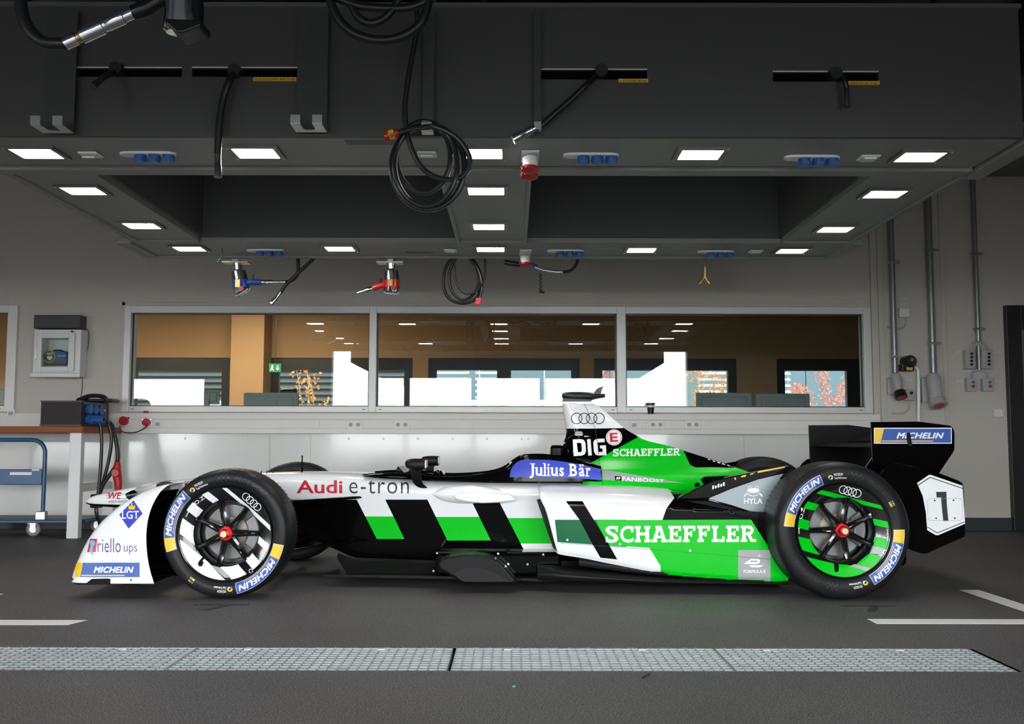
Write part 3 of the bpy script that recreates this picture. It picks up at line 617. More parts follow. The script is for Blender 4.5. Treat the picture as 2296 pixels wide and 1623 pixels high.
# first-aid defibrillator cabinet with a dark box on top
D = .17; Yb = YW - D
p, q = P(70, 843, Yb), P(180, 738, Yb)
t = thing('defibrillator_cabinet', ((p.x + q.x) / 2, YW - .09, p.z), 'white wall cabinet with a defibrillator behind its glass door', 'cabinet')
wi = [P(91, 822, Yb), P(154, 758, Yb)]
MB().box(p.x, q.x, YW - .03, YW - .001, p.z, q.z).build('back', M_cab, t)
panel_holes(MB(), 'Y', p.x, q.x, p.z, q.z, Yb + .021, YW - .03, [(wi[0].x, wi[1].x, wi[0].z, wi[1].z)]).build('body', M_cab, t, bevel=.004)
df = panel_holes(MB(), 'Y', P(81, 790, Yb).x, P(166, 790, Yb).x, P(120, 832, Yb).z, P(120, 747, Yb).z, Yb, Yb + .02, [(wi[0].x, wi[1].x, wi[0].z, wi[1].z)]).build('door', M_cab, t, bevel=.003)
MB().box(wi[0].x, wi[1].x, Yb + .008, Yb + .011, wi[0].z, wi[1].z).build('pane', M_glass, df)
hx = P(82, 790, Yb); MB().box(hx.x - .006, hx.x + .004, Yb - .012, Yb - .0005, P(82, 803, Yb).z, P(82, 776, Yb).z).build('handle', M_chrome, df)
lo = P(161, 743, Yb); MB().lathe([(-.004, .001), (-.004, .008), (0.02, .008)], lo, (0, 1, 0), n=12).build('lock', M_black, t)
MB().box(p.x - .012, q.x + .012, Yb - .012, Yb + .02, p.z - .012, p.z + .03).build('lower_ledge', M_cab, t, bevel=.008)
Yd = Yb + .05
u = thing('defibrillator', P(122, 818, Yd), 'black and blue defibrillator with a round AED badge inside the white cabinet', 'defibrillator')
a, b = P(97, 818, Yd), P(150, 788, Yd); MB().box(a.x, b.x, Yd, Yd + .06, a.z, b.z).build('case', mat('grey_case', (.12, .12, .13), .5), u, bevel=.01)
a, b = P(97, 807, Yd), P(150, 790, Yd); MB().box(a.x, b.x, Yd - .004, Yd - .0005, a.z, b.z).build('blue_band', mat('blue_band', (.01, .10, .38), .4), u)
MB().lathe([(-.012, .001), (-.012, .058), (-.006, .058)], P(111, 799, Yd), (0, 1, 0), n=28).build('badge_rim', M_yellow, u); MB().lathe([(-.0135, .001), (-.0135, .050), (-.012, .050)], P(111, 799, Yd), (0, 1, 0), n=28).build('badge', M_black, u)
W_print = mat('white_print', (.8, .8, .8), .5)
flat_print('lettering', fit(text2d('AED', .02), 104, 119, 796, 790), W_print, u, Yd - .0138)
hs = [(.0 + 16 * math.sin(k / 12 * math.pi) ** 3, 13 * math.cos(k / 12 * math.pi) - 5 * math.cos(2 * k / 12 * math.pi) - 2 * math.cos(3 * k / 12 * math.pi) - math.cos(4 * k / 12 * math.pi)) for k in range(24)]
flat_print('heart_symbol', fit(poly2d(hs), 105, 118, 809, 798), W_print, u, Yd - .0138); flat_print('lettering', fit(text2d('responder', .01), 128, 149, 800, 796), W_print, u, Yd - .004)
MB().tube(crom([P(112, 789, Yd + .01), P(125, 785, Yd + .01), P(138, 786, Yd + .01), P(146, 790, Yd + .01)], 5), .006, 8).build('carry_handle', M_black, u, smooth=True)
Yq = YW - .14; a, b = P(75, 736.5, Yq), P(180, 706, Yq)
solo(MB().box(a.x, b.x, Yq, YW - .001, a.z + .003, b.z).build('alarm_box', mat('charcoal_box', (.05, .05, .05), .5), bevel=.006), 'charcoal box on top of the white defibrillator cabinet', 'box')
t = MB(); t.tube(crom([P(194, 736, YW - .05), P(200, 750, YW - .02), P(195, 790, YW - .01), P(186, 830, YW - .01), P(184, 870, YW - .01), P(180, 897, YW - .02)], 6), .003, 6); solo(t.build('thin_cable', M_black, smooth=True), 'thin black cable hanging from the charcoal box to the power box', 'cable')
# sockets on the trunking
def duo(px, lab):
    t = thing('wall_socket', (onY(px, 952, YW).x, YW - .058, tzb + .05), lab, 'socket', 'white double sockets on the trunking')
    c = onY(px, 952, YW - .058); MB().box(c.x - .072, c.x + .072, YW - .064, YW - .0565, c.z - .038, c.z + .038).build('frame', M_white, t, bevel=.003)
    for s in (-.033, .033):
        i = panel_holes(MB(), 'Y', c.x + s - .027, c.x + s + .027, c.z - .027, c.z + .027, YW - .0675, YW - .0645, []).build('insert', M_white, t, bevel=.003)
        MB().lathe([(-.0686, .0205), (-.0686, .0185), (-.0675, .0185)], (c.x + s, YW, c.z), (0, 1, 0), n=20).build('socket_ring', M_cab, i); MB().lathe([(-.0682, .0005), (-.0682, .018)], (c.x + s, YW, c.z), (0, 1, 0), n=20).build('socket_well', mat('socket_well', (.35, .35, .34), .5), i)
        for k in (-1, 1): MB().lathe([(-.0692, .0005), (-.0692, .003), (-.068, .003)], (c.x + s + k * .009, YW, c.z), (0, 1, 0), n=8).build('contact_hole', M_black, i)
duo(795, 'white double socket below the left window, near its right end'); duo(901, 'white double socket below the left end of the middle window'); duo(1472, 'white double socket right of the white roll hoop fin'); duo(1553, 'white double socket farther right along the trunking')
def data(px, py, lab, Y=YW - .056):
    c = onY(px, py, Y); t = thing('data_outlet', (c.x, Y, c.z - .035), lab, 'socket', 'data outlets on the trunking')
    MB().box(c.x - .035, c.x + .035, Y - .008, Y, c.z - .035, c.z + .035).build('plate', M_white, t, bevel=.003); MB().box(c.x - .02, c.x + .02, Y - .0105, Y - .0085, c.z - .02, c.z + .012).build('port_cover', mat('grey_cover', (.35, .35, .35), .4), t, bevel=.001)
data(1422, 952, 'single data outlet right beside the white roll hoop fin'); data(25, 926, 'single data outlet on the wall at the far left', YW - .051); data(354, 950, 'single data outlet right of the small red socket')
def cee(px, py, lab, r=.034):
    c = onY(px, py, YW - .06); t = thing('red_wall_socket', (c.x, YW - .06, c.z - r), lab, 'socket', 'red sockets on the trunking')
    MB().box(c.x - r * 1.1, c.x + r * 1.1, YW - .066, YW - .0565, c.z - r, c.z + r * 1.1).build('plate', M_white, t, bevel=.003); MB().lathe([(-.11, .001), (-.11, r), (-.066, r * .9)], (c.x, YW, c.z), (0, 1, -.1), n=20).build('lid', M_red, t, smooth=True)
    for s in (-1, 1): MB().box(c.x + s * r * .9 - .008, c.x + s * r * .9 + .008, YW - .085, YW - .067, c.z + r * .7, c.z + r * 1.1).build('hinge', M_chrome, t)
cee(331, 949, 'red socket on the trunking nearest the middle of the left window'); cee(281, 946, 'red socket with lid beside the power box', .04)
a = P(327, 926, YW - .045); solo(MB().lathe([(0, .02), (.018, .02), (.02, .016), (.02, .001)], (a.x, YW - .045, tzt + .0005), (0, 0, 1), n=16).build('bottle_cap', mat('cap_red', (.5, .03, .02), .5), smooth=True), 'small red and white cap lying on the trunking', 'cap')
solo(MB().tube(crom([P(268, 955, YW - .08), P(275, 968, YW - .07), P(300, 970, YW - .07), P(320, 962, YW - .1), P(331, 953, YW - .115)], 6), .005, 6).build('power_lead', M_black, smooth=True), 'thin black lead from the power box to the small red socket', 'cable')
# coffee cup on the trunking
c = P(1459, 931, YW - .03); t = thing('coffee_cup', (c.x, YW - .03, tzt), 'black paper coffee cup standing on the trunking behind the car', 'cup')
MB().lathe([(.0005, .001), (.0005, .026), (.085, .036), (.085, .001)], (c.x, YW - .03, tzt), (0, 0, 1), n=20).build('cup', M_black, t, smooth=True); MB().lathe([(.085, .034), (.085, .040), (.098, .040), (.100, .036), (.100, .001)], (c.x, YW - .03, tzt), (0, 0, 1), n=20).build('lid', mat('lid_dark', (.03, .028, .027), .4), t, smooth=True); MB().lathe([(.06, .0348), (.078, .0365)], (c.x, YW - .03, tzt), (0, 0, 1), n=20).build('sleeve_band', W_print, t, smooth=True)
# ------------------------------------------------------------------ right-hand wall: conduits, boxes, switches
M_pipe = mat('galvanised_conduit', (.30, .31, .31), .35, .6); M_box = mat('grey_enclosure', (.42, .42, .41), .5)
def pipe(px, ybot, lab, r, top=ZC - .01, clamps=()):
    x = onY(px, ybot, YW - .05).x; z0 = onY(px, ybot, YW - .05).z; t = thing('conduit_pipe', (x, YW - .05, z0), lab, 'conduit', 'steel conduits on the right-hand wall')
    MB().tube([(x, YW - .05, z0), (x, YW - .05, top)], r, 14).build('pipe', M_pipe, t, smooth=True)
    for cy in clamps:
        z = onY(px, cy, YW - .05).z; MB().box(x - r - .035, x + r + .035, YW - .05 - r - .004, YW - .05 - r - .0005, z - .01, z + .01).build('clamp', M_steel, t); MB().box(x - .008, x + .008, YW - .05 + r + .0005, YW - .001, z - .01, z + .01).build('clamp_foot', M_steel, t)
    return t
pipe(2007, 836, 'steel conduit running down to the small grey socket box', .026, clamps=(590, 800)); pipe(2093, 836, 'steel conduit running down to the large grey socket housing', .03, clamps=(562, 770)); pipe(2194, 765, 'steel conduit running down to the switch boxes', .022, clamps=(570, 738))
def sbox(px0, px1, py0, py1, dep, nm, lab, cat, m=None, kids=(), grp=None):
    Y = YW - dep; a, b = P(px0, py1, Y), P(px1, py0, Y); t = thing(nm, ((a.x + b.x) / 2, Y, a.z), lab, cat, grp)
    MB().box(a.x, b.x, Y, YW - .001, a.z, b.z).build('housing', m or M_box, t, bevel=.005)
    for (x, y, r, mm, n) in kids:
        MB().lathe([(-.012, .0008), (-.012, r), (-.0005, r)], P(x, y, Y), (0, 1, 0), n=14).build(n, mm, t, smooth=True)
    return t
g4 = 'switch boxes on the right-hand wall'
sbox(2166, 2186, 785, 827, .07, 'switch_box', 'upper left switch box with four black buttons', 'switch', None, [(2178, 793 + k * 8, .012, M_black, 'button') for k in range(4)], g4)
sbox(2203, 2224, 785, 827, .07, 'switch_box', 'upper right switch box with four black buttons', 'switch', None, [(2217, 793 + k * 8, .012, M_black, 'button') for k in range(4)], g4)
M_bbtn = mat('blue_grey_button', (.12, .16, .25), .4)
sbox(2169, 2190, 848, 877, .06, 'switch_box', 'lower left switch box with red and blue buttons', 'switch', None, [(2182, 857, .012, M_bbtn, 'button'), (2182, 866, .013, M_red, 'button')], g4)
sbox(2205, 2228, 848, 877, .06, 'switch_box', 'lower right switch box with red and blue buttons', 'switch', None, [(2219, 857, .012, M_bbtn, 'button'), (2220, 866, .013, M_red, 'button')], g4)
def wire(pts, r, lab, m=None, nm='cable_branch', grp=None): return solo(MB().tube(crom([P(x, y, YW - .03) for x, y in pts], 5), r, 8).build(nm, m or M_box, smooth=True), lab, 'cable', grp)
wire(((2176, 784), (2178, 772), (2194, 764), (2210, 772), (2214, 784)), .011, 'grey cable arch feeding the upper switch boxes'); wire(((2180, 847), (2181, 836), (2196, 829), (2212, 836), (2216, 847)), .011, 'grey cable arch feeding the lower switch boxes')
solo(MB().tube([P(2194, 775, YW - .035), P(2196, 830, YW - .035)], .02, 12).build('conduit_stub', M_pipe, smooth=True), 'short steel conduit between the four switch boxes', 'conduit')
M_plate = mat('engraved_plate', (.50, .50, .49), .4)
for (a, b, c, d, w) in ((2137, 2163, 784, 797, 'small name plate left of the upper switch boxes'), (2224, 2247, 784, 797, 'small name plate right of the upper switch boxes'), (2139, 2166, 848, 861, 'small name plate left of the lower switch boxes'), (2228, 2249, 848, 861, 'small name plate right of the lower switch boxes'), (2014, 2040, 665, 677, 'small name plate high on the wall above the white box'), (2026, 2048, 846, 859, 'small name plate beside the small grey socket box')):
    p, q = P(a, d, YW), P(b, c, YW); o = MB().box(p.x, q.x, YW - .004, YW - .0003, p.z, q.z).build('name_plate', M_plate, bevel=.001); solo(o, w, 'sign', 'name plates on the right-hand wall')
    MB().box(p.x + .008, q.x - .008, YW - .0052, YW - .0045, p.z + .008, q.z - .008).build('plate_field', mat('plate_field', (.56, .56, .55), .4), o)
sbox(2017, 2040, 690, 711, .04, 'junction_box', 'small white junction box high on the right-hand wall', 'box', M_white); wire(((2028, 712), (2030, 722), (2025, 734), (2012, 737), (1990, 734)), .008, 'grey cable curling from the white junction box')
# emergency strobe / warning horn
t = thing('warning_horn', P(2035, 832, YW - .09), 'black warning beacon with yellow label on the wall', 'beacon'); c = P(2036, 811, YW - .05)
MB().lathe([(-.08, .001), (-.08, .04), (-.06, .055), (0.049, .057)], c, (0, 1, 0), n=24).build('sounder', M_black, t, smooth=True); a, b = P(2023, 832, YW - .09), P(2050, 815, YW - .09); MB().box(a.x, b.x, YW - .09, YW - .001, a.z, b.z).build('base', M_black, t, bevel=.008)
a, b = P(2033, 830, YW - .091), P(2046, 822, YW - .091); MB().box(a.x, b.x, YW - .0935, YW - .0905, a.z, b.z).build('label', M_yellow, t); MB().lathe([(-.134, .001), (-.134, .014), (-.12, .016)], (P(2041, 807, YW - .09).x, YW, P(2041, 807, YW - .09).z), (0, 1, 0), n=14).build('lamp', mat('amber', (.5, .22, .02), .3), t, smooth=True)
solo(MB().tube(crom([P(2050, 822, YW - .04), P(2057, 827, YW - .04), P(2059, 840, YW - .04), P(2060, 945, YW - .04), P(2060, 1160, YW - .04)], 6), .017, 12).build('down_pipe', mat('white_pipe', (.75, .75, .78), .25), smooth=True), 'bright white pipe running down from the warning beacon', 'pipe')
def bigsock(x0, x1, y0, y1, lab, r):
    Y = YW - .1; a, b = P(x0, y1, Y), P(x1, y0, Y); t = thing('industrial_socket', ((a.x + b.x) / 2, Y, a.z), lab, 'socket', 'industrial sockets on the right-hand wall'); cx = (a.x + b.x) / 2; w = b.x - a.x
    MB().box(a.x, b.x - w * .15, Y + .06, YW - .001, a.z, b.z).build('back_plate', M_box, t, bevel=.005); MB().tube([(cx, Y + .01, b.z + .02), (cx, Y, b.z - .01), (cx + .01, Y - .03, a.z + .01)], [w * .33, w * .42, w * .36], 18).build('housing', M_box, t, smooth=True)
    MB().lathe([(-.02, w * .36), (0, w * .46), (.05, w * .48), (.052, w * .3), (.052, .001)], (cx + .012, Y - .035, a.z + .012), (.12, -.5, -1), n=22).build('collar', M_box if r else M_black, t, smooth=True); MB().lathe([(.0525, .001), (.055, w * .3), (.053, w * .32)], (cx + .012, Y - .035, a.z + .012), (.12, -.5, -1), n=22).build('red_insert', M_red, t, smooth=True); MB().box(cx + .02, cx + .05, Y - .075, Y - .05, a.z + .01, a.z + .035).build('catch', M_red, t)
bigsock(2075, 2112, 846, 902, 'large grey industrial socket with red insert under the conduit', True); bigsock(1997, 2024, 846, 884, 'small grey industrial socket with black collar and red insert', False)
sbox(2030, 2050, 873, 898, .06, 'key_switch', 'small grey switch with yellow top beside the small socket', 'switch', None, [(2043, 881, .014, M_black, 'knob')], g4); wire(((2039, 900), (2038, 915), (2025, 926), (2000, 926)), .007, 'grey cable looping below the small switch')
sbox(2229, 2250, 917, 935, .03, 'light_switch', 'white double light switch next to the dark door', 'switch', M_white)
solo(MB().tube([onZ(2010, 497, 2.0), onZ(2011, 515, 2.0)], [.004, .012], 8).build('pull_cord', M_red, smooth=True), 'tiny red pull handle hanging right of the gantry', 'pull cord') if False else None
# ------------------------------------------------------------------ workbench, power box, trolley
M_wood = mat('oiled_beech', (.27, .085, .03), .5, var=.3, scale=3, stretch=(1, 14, 14), spec=.2); M_bench = mat('bench_grey', (.62, .62, .61), .4, .1)
TZ = .91; Y0, Y1 = 7.98, YW - .07; XR = onY(182, 965, 7.98).x
t = thing('workbench', ((XR - 4.9) / 2, 8.4, 0), 'workbench with red-brown wooden top and pale steel legs', 'workbench')
zt, zb = onY(90, 955.5, Y0).z, onY(90, 970, Y0).z
MB().box(-6.0, XR + .01, Y0, Y1, zb, zt).build('table_top', M_wood, t, bevel=.003)
for (x, y) in ((XR - .1, Y0 + .02), (XR - .1, Y1 - .1), (-5.9, Y0 + .02), (-5.9, Y1 - .1)): MB().box(x, x + .095, y, y + .07, 0, zb).build('leg', M_bench, t, bevel=.004)
MB().box(XR - .085, XR - .02, Y0 + .09, Y1 - .1, zb - .07, zb - .001).build('side_rail', M_bench, t); MB().box(XR - .085, XR - .02, Y0 + .09, Y1 - .1, .37, .43).build('side_rail', M_bench, t)
MB().box(-5.8, XR - .1, Y1 - .07, Y1 - .02, zb - .07, zb - .001).build('back_rail', M_bench, t)
MB().box(-3.66, XR + .55, Y1 - .5, Y1 - .02, .43, .455).build('low_shelf', M_wood, t) if False else None
M_flight = mat('grey_brown_laminate', (.032, .026, .026), .45, var=.1, spec=.15)
Yp = 8.12; a, b = P(90, 955, Yp), P(181, 898, Yp); zt2 = b.z
t = thing('power_box', ((a.x + b.x) / 2, Yp, zt), 'dark rectangular power distribution box with blue sockets on the workbench', 'power box')
xe = onY(182, 940, Yp).x
MB().box(a.x, xe, Yp, Yp + .55, zt + .001, zt2).build('case', M_flight, t, bevel=.003)
for (zz) in (zt + .004, zt2 - .012): MB().box(a.x - .004, xe + .004, Yp - .006, Yp - .0005, zz, zz + .012).build('edge_trim', M_black, t)
MB().box(xe + .0005, xe + .006, Yp + .03, Yp + .5, zt + .01, zt2 - .01).build('socket_panel', M_black, t)
for k in range(3):
    for j, z in enumerate((zt2 - .07, zt + .06)):
        y = Yp + .1 + k * .11; MB().lathe([(.006, .04), (.035, .042), (.04, .036), (.04, .001)], (xe, y, z), (1, -.12, 0), n=18).build('blue_socket', M_blue, t, smooth=True)
MB().lathe([(.03, .034), (.10, .034), (.16, .03), (.165, .02)], (xe, Yp + .12, zt + .055), (1, -.25, 0), n=18).build('blue_plug', M_blue, t, smooth=True)
dsp = MB().box(xe + .0065, xe + .009, Yp + .4, Yp + .46, zt2 - .075, zt2 - .06).build('display', mat('red_led', (.9, .05, .04), .4, emit=.6), t)
MB().box(xe - .12, xe + .12, Yp + .3, Yp + .5, zt2 + .001, zt2 + .03).build('top_bag', M_black, t, bevel=.012)
MB().tube(crom([(xe - .15, Yp + .25, zt2 + .01), (xe - .05, Yp + .26, zt2 + .05), (xe + .06, Yp + .27, zt2 + .045), (xe + .1, Yp + .28, zt2 + .005)], 5), .018, 8).build('top_cable', M_black, t, smooth=True)
def hang(pts, r, lab, grp='black cables hanging from the power box'):
    return solo(MB().tube(crom([P(x, y, Y) for x, y, Y in pts], 6), r, 10).build('hanging_cable', M_hose, smooth=True), lab, 'cable', grp)
hang(((212, 944, 8.2), (224, 950, 8.2), (228, 990, 8.2), (226, 1040, 8.2), (221, 1100, 8.2), (216, 1125, 8.2)), .014, 'black cable hanging straight down, leftmost of three under the power box')
hang(((226, 944, 8.3), (243, 950, 8.3), (250, 985, 8.3), (243, 1035, 8.3), (230, 1085, 8.3), (217, 1120, 8.3)), .014, 'black cable curving left, middle of three under the power box')
hang(((236, 944, 8.35), (252, 955, 8.35), (262, 1000, 8.35), (264, 1030, 8.35), (255, 1052, 8.35), (232, 1085, 8.3), (219, 1118, 8.25)), .017, 'thick black cable looping past the red connector')
t = thing('red_connector', P(263, 1097, 8.3), 'large red industrial plug and coupler hanging beside the workbench', 'connector')
MB().tube([P(263, 1036, 8.3), P(263, 1044, 8.3), P(262, 1066, 8.3)], [.02, .03, .038], 16).build('plug', M_red, t, smooth=True); MB().tube([P(262, 1060, 8.3), P(265, 1080, 8.3), P(266, 1100, 8.3)], [.04, .034, .026], 16).build('coupler', M_red, t, smooth=True); MB().lathe([(-.02, .001), (-.02, .03), (.0, .036)], P(260, 1060, 8.255), (0, 1, 0), n=16).build('cap', M_red, t, smooth=True); MB().tube([P(266, 1098, 8.3), P(264, 1115, 8.3)], .014, 8).build('tail', M_hose, t)
t = thing('cable_junction', P(216, 1150, 8.25), 'black cable junction block hanging low beside the nose of the car', 'cable junction')
a, b = P(205, 1138, 8.25), P(228, 1108, 8.25); MB().box(a.x, b.x, 8.21, 8.29, a.z, b.z).build('block', M_black, t, bevel=.01); MB().tube(crom([P(216, 1138, 8.25), P(217, 1152, 8.25), P(223, 1170, 8.27), P(226, 1185, 8.3), P(238, 1206, 8.32)], 5), .016, 8).build('cable', M_hose, t, smooth=True)
# blue platform trolley
Yt2 = 8.2; M_tb = mat('trolley_blue', (.018, .085, .20), .35)
wz = onZ(70, 1203, 0); 
t = thing('platform_trolley', (onY(60, 1200, Yt2).x - .3, Yt2, 0), 'blue platform trolley with tubular push handle beside the workbench', 'trolley')
xr_ = onY(98, 1100, Yt2).x; zt_ = onY(60, 986, Yt2).z; xl_ = xr_ - .72; zp = onY(60, 1165, Yt2).z
pts = [(xr_, Yt2, zp), (xr_, Yt2, zt_ - .11)] + [(xr_ - .11 + .11 * math.cos(a_), Yt2, zt_ - .11 + .11 * math.sin(a_)) for a_ in [math.pi / 2 * k / 6 for k in range(7)]] + [(xl_ + .11 - .11 * math.sin(a_), Yt2, zt_ - .11 + .11 * math.cos(a_)) for a_ in [math.pi / 2 * k / 6 for k in range(7)]] + [(xl_, Yt2, zp)]
MB().tube(pts, .017, 12).build('push_handle', M_tb, t, smooth=True)
z1_, z0_ = onY(60, 1052, Yt2).z, onY(60, 1087, Yt2).z; cp_ = MB().box(xl_ + .017, xr_ - .017, Yt2 - .012, Yt2 + .012, z0_, z1_).build('cross_panel', M_tb, t, bevel=.006)
a, b = P(24, 1064.5, Yt2), P(73, 1058.5, Yt2); MB().box(a.x, b.x, Yt2 - .0145, Yt2 - .0125, a.z, b.z).build('name_tag', W_print, cp_)
a, b = P(73, 1055, Yt2), P(90, 1051.5, Yt2); MB().box(a.x, b.x, Yt2 - .0145, Yt2 - .0125, a.z, b.z).build('maker_tag', W_print, cp_)
for x in (xr_, xl_): MB().box(x - .05, x + .03, Yt2 - .03, Yt2 + .03, zp - .001, zp + .07).build('handle_socket', M_steel, t, bevel=.006)
MB().box(xl_ - .04, xr_ + .38, Yt2 - .04, Yt2 + .45, zp - .025, zp - .0015).build('platform', M_tb, t, bevel=.006); MB().box(xl_ - .03, xr_ + .37, Yt2 - .03, Yt2 + .44, zp - .0012, zp + .004).build('platform_mat', M_rubber, t)
for (x, y) in ((xr_ - .07, Yt2), (xl_ + .1, Yt2), (xr_ + .3, Yt2 + .38), (xl_ + .1, Yt2 + .38)):
    w = MB().lathe([(-.016, .02), (-.018, .048), (-.012, .058), (.012, .058), (.018, .048), (.016, .02)], (x, y, .058), (0, 1, 0), n=24, close=True).build('caster', mat('caster_tyre', (.22, .19, .17), .6), t, smooth=True)
    MB().lathe([(-.017, .001), (-.017, .03), (.017, .03), (.017, .001)], (x, y, .058), (0, 1, 0), n=16).build('caster_hub', M_steel, w, smooth=True)
    fk = MB(); fk.box(x - .02, x + .025, y - .026, y - .021, .05, zp - .03); fk.box(x - .02, x + .025, y + .021, y + .026, .05, zp - .03); fk.box(x - .04, x + .04, y - .035, y + .035, zp - .0298, zp - .0255); fk.build('caster_fork', M_steel, w)
# small white box on the floor behind the front wing
sb_ = onZ(350, 1203, 0); solo(MB().box(onY(336, 1190, 8.3).x, onY(354, 1190, 8.3).x, 8.3, 8.5, 0.0005, onY(340, 1158, 8.3).z).build('white_box', M_white, bevel=.01), 'white box on the floor glimpsed behind the front wing', 'box')
# ------------------------------------------------------------------ office behind the windows
YO = 14.0; OZ = 2.75; OX0, OX1 = -9.5, 7.0
M_or = mat('ochre_wall', (.46, .285, .145), .7, var=.04); M_of = mat('office_carpet', (.05, .05, .055), .9)
M_blackfr = mat('black_window_frame', (.012, .012, .014), .4)
oz1 = onY(1148, 803, YO).z; oz0 = .35
wins = [(onY(a, 850, YO).x, onY(b, 850, YO).x) for a, b in ((60, 515), (605, 925), (960, 1300), (1332, 1652), (1742, 2090))]
props(panel_holes(MB(), 'Y', OX0, OX1, -.12, OZ, YO, YO + .25, [(a, b, oz0, oz1) for a, b in wins]).build('wall_office', M_or), kind='structure')
props(MB().box(OX0 - .2, OX0, YW + .2, YO + .25, -.12, OZ).build('wall_office_left', M_or), kind='structure'); props(MB().box(OX1, OX1 + .2, YW + .2, YO + .25, -.12, OZ).build('wall_office_right', M_or), kind='structure')
props(MB().box(OX0, OX1, YW + .25, YO, -.12, -.001).build('floor_office', M_of), kind='structure'); props(MB().box(OX0, OX1, YW + .2, YO + .25, OZ, OZ + .15).build('ceiling_office', mat('office_ceiling', (.55, .52, .47), .8)), kind='structure')
a, b = onY(516, 850, YO - .45).x, onY(590, 850, YO - .45).x; props(MB().box(a, b, YO - .45, YO, 0, OZ).build('wall_office_pier', M_or), kind='structure')
for i, (a, b) in enumerate(wins):
    w = panel_holes(MB(), 'Y', a, b, oz0, oz1, YO + .02, YO + .12, [(a + .12, (a + b) / 2 - .1, oz0 + .1, oz1 - .17), ((a + b) / 2 + .1, b - .12, oz0 + .1, oz1 - .17)]).build('window_%d' % (i + 3), M_blackfr); props(w, kind='structure')
    for p, q in ((a + .12, (a + b) / 2 - .1), ((a + b) / 2 + .1, b - .12)): MB().box(p, q, YO + .06, YO + .064, oz0 + .1, oz1 - .17).build('pane', M_glass, w)
# outside louvre blinds: slats one by one
M_slat = mat('pale_blue_slat', (.22, .27, .29), .5); M_slatd = mat('dark_slat', (.007, .010, .012), .6)
def blind(px0, px1, zt, zb, lab, m, tilt=.5, Y=YO + 2.2):
    a, b = onY(px0, 850, Y).x, onY(px1, 850, Y).x; t = thing('louvre_blind', ((a + b) / 2, Y, zb), lab, 'blind', 'louvre blinds outside the office windows'); z = zb
    while z < zt:
        MB().obox(((a + b) / 2, Y, z), ((b - a) / 2, 0, 0), (0, .041, .041 * tilt), (0, -.001, .0022)).build('slat', m, t); z += .101
    for x in (a + .02, b - .02): MB().box(x - .012, x + .012, Y + .04, Y + .07, -.5, zt + .06).build('support_post', m, t)
    MB().box(a, b, Y - .04, Y + .07, zt + .06, zt + .12).build('head_rail', m, t)
blind(62, 510, oz1 + .3, .5, 'dark closed louvre blind behind the leftmost office window', M_slatd, 1.6); blind(612, 790, oz1 + .3, .5, 'dark louvre blind behind the orange-leaved shrub', M_slatd, 1.6); blind(792, 920, oz1 + .3, .5, 'dark louvre blind at the right of the second office window', M_slatd, 1.6)
blind(972, 1052, oz1 + .05, .7, 'pale louvre blind, left half of the middle office window', M_slat); blind(1066, 1130, oz1 + .08, .7, 'pale louvre blind right of the middle mullion', M_slat); blind(1566, 1645, oz1 + .08, .7, 'pale louvre blind behind the orange tree', M_slat); blind(1738, 1772, oz1 + .05, .7, 'short pale louvre blind at the right-hand office window', M_slat)
# building across the yard
M_fac = mat('bluegrey_facade', (.03, .05, .062), .7, var=.05)
t = thing('neighbour_building', (2, 24, -.5), 'blue-grey neighbouring building seen through the office windows', 'building')
for k in range(16): x = -12 + k * 1.6; MB().box(x + .01, x + 1.59, 24, 24.3, -.5, 9).build('facade_panel', M_fac, t)
# autumn shrubs and trees outside
random.seed(4)
M_lo = mat('orange_leaf', (.55, .17, .03), .6, var=.3, scale=4); M_lp = mat('red_leaf', (.35, .08, .05), .6, var=.3, scale=4); M_tw = mat('yellow_twig', (.20, .16, .05), .8)
def shrub(lab, stems, n, size, leafm, Y, twig=.01):
    b = onY(*stems[0][0], Y); t = thing('autumn_shrub', (b.x, Y, -.5), lab, 'shrub', 'autumn shrubs outside the office'); lv = MB(); tw = MB()
    pts = []
    for s in stems:
        c = crom([onY(p[0], p[1], Y + random.uniform(-.2, .2)) for p in s], 6); tw.tube([(c[0].x, c[0].y, -.5)] + c, [twig * 1.6] + [twig * (1 - .6 * i / len(c)) for i in range(len(c))], 6); pts += c[2:]
    tw.build('branches', M_tw, t, smooth=True)
    for k in range(n):
        p = random.choice(pts) + Vector((random.gauss(0, size * 2.2), random.gauss(0, .12), random.gauss(0, size * 2.2))); u = Vector((random.uniform(-1, 1), random.uniform(-.6, .6), random.uniform(-1, 1))).normalized(); v = u.cross(Vector((random.uniform(-.4, .4), 1, random.uniform(-.4, .4)))).normalized(); s = size * random.uniform(.6, 1.2)
        lv.add([p - u * s, p + v * s * .5 + Vector((0, -.01, 0)), p + u * s, p - v * s * .5 + Vector((0, -.01, 0))], [(0, 1, 2, 3)])
    o = lv.build('leaves', leafm, t); o['kind'] = 'stuff'
shrub('orange-leaved shrub in the second office window', [[(680, 920), (672, 870), (665, 830)], [(690, 920), (692, 870), (688, 825)], [(705, 920), (700, 880), (698, 850)], [(735, 920), (730, 905), (722, 898)]], 110, .035, M_lo, YO + 1.3, .008)
shrub('bright orange tree with yellow twigs in the fourth office window', [[(1560, 920), (1565, 850), (1572, 800)], [(1575, 920), (1580, 840), (1600, 790)], [(1600, 920), (1602, 860), (1612, 800)], [(1620, 920), (1625, 850), (1640, 800)], [(1540, 850), (1500, 830), (1470, 810)], [(1555, 860), (1510, 850), (1460, 860)], [(1550, 830), (1520, 800), (1490, 790)]], 420, .032, M_lo, YO + 1.3, .007)
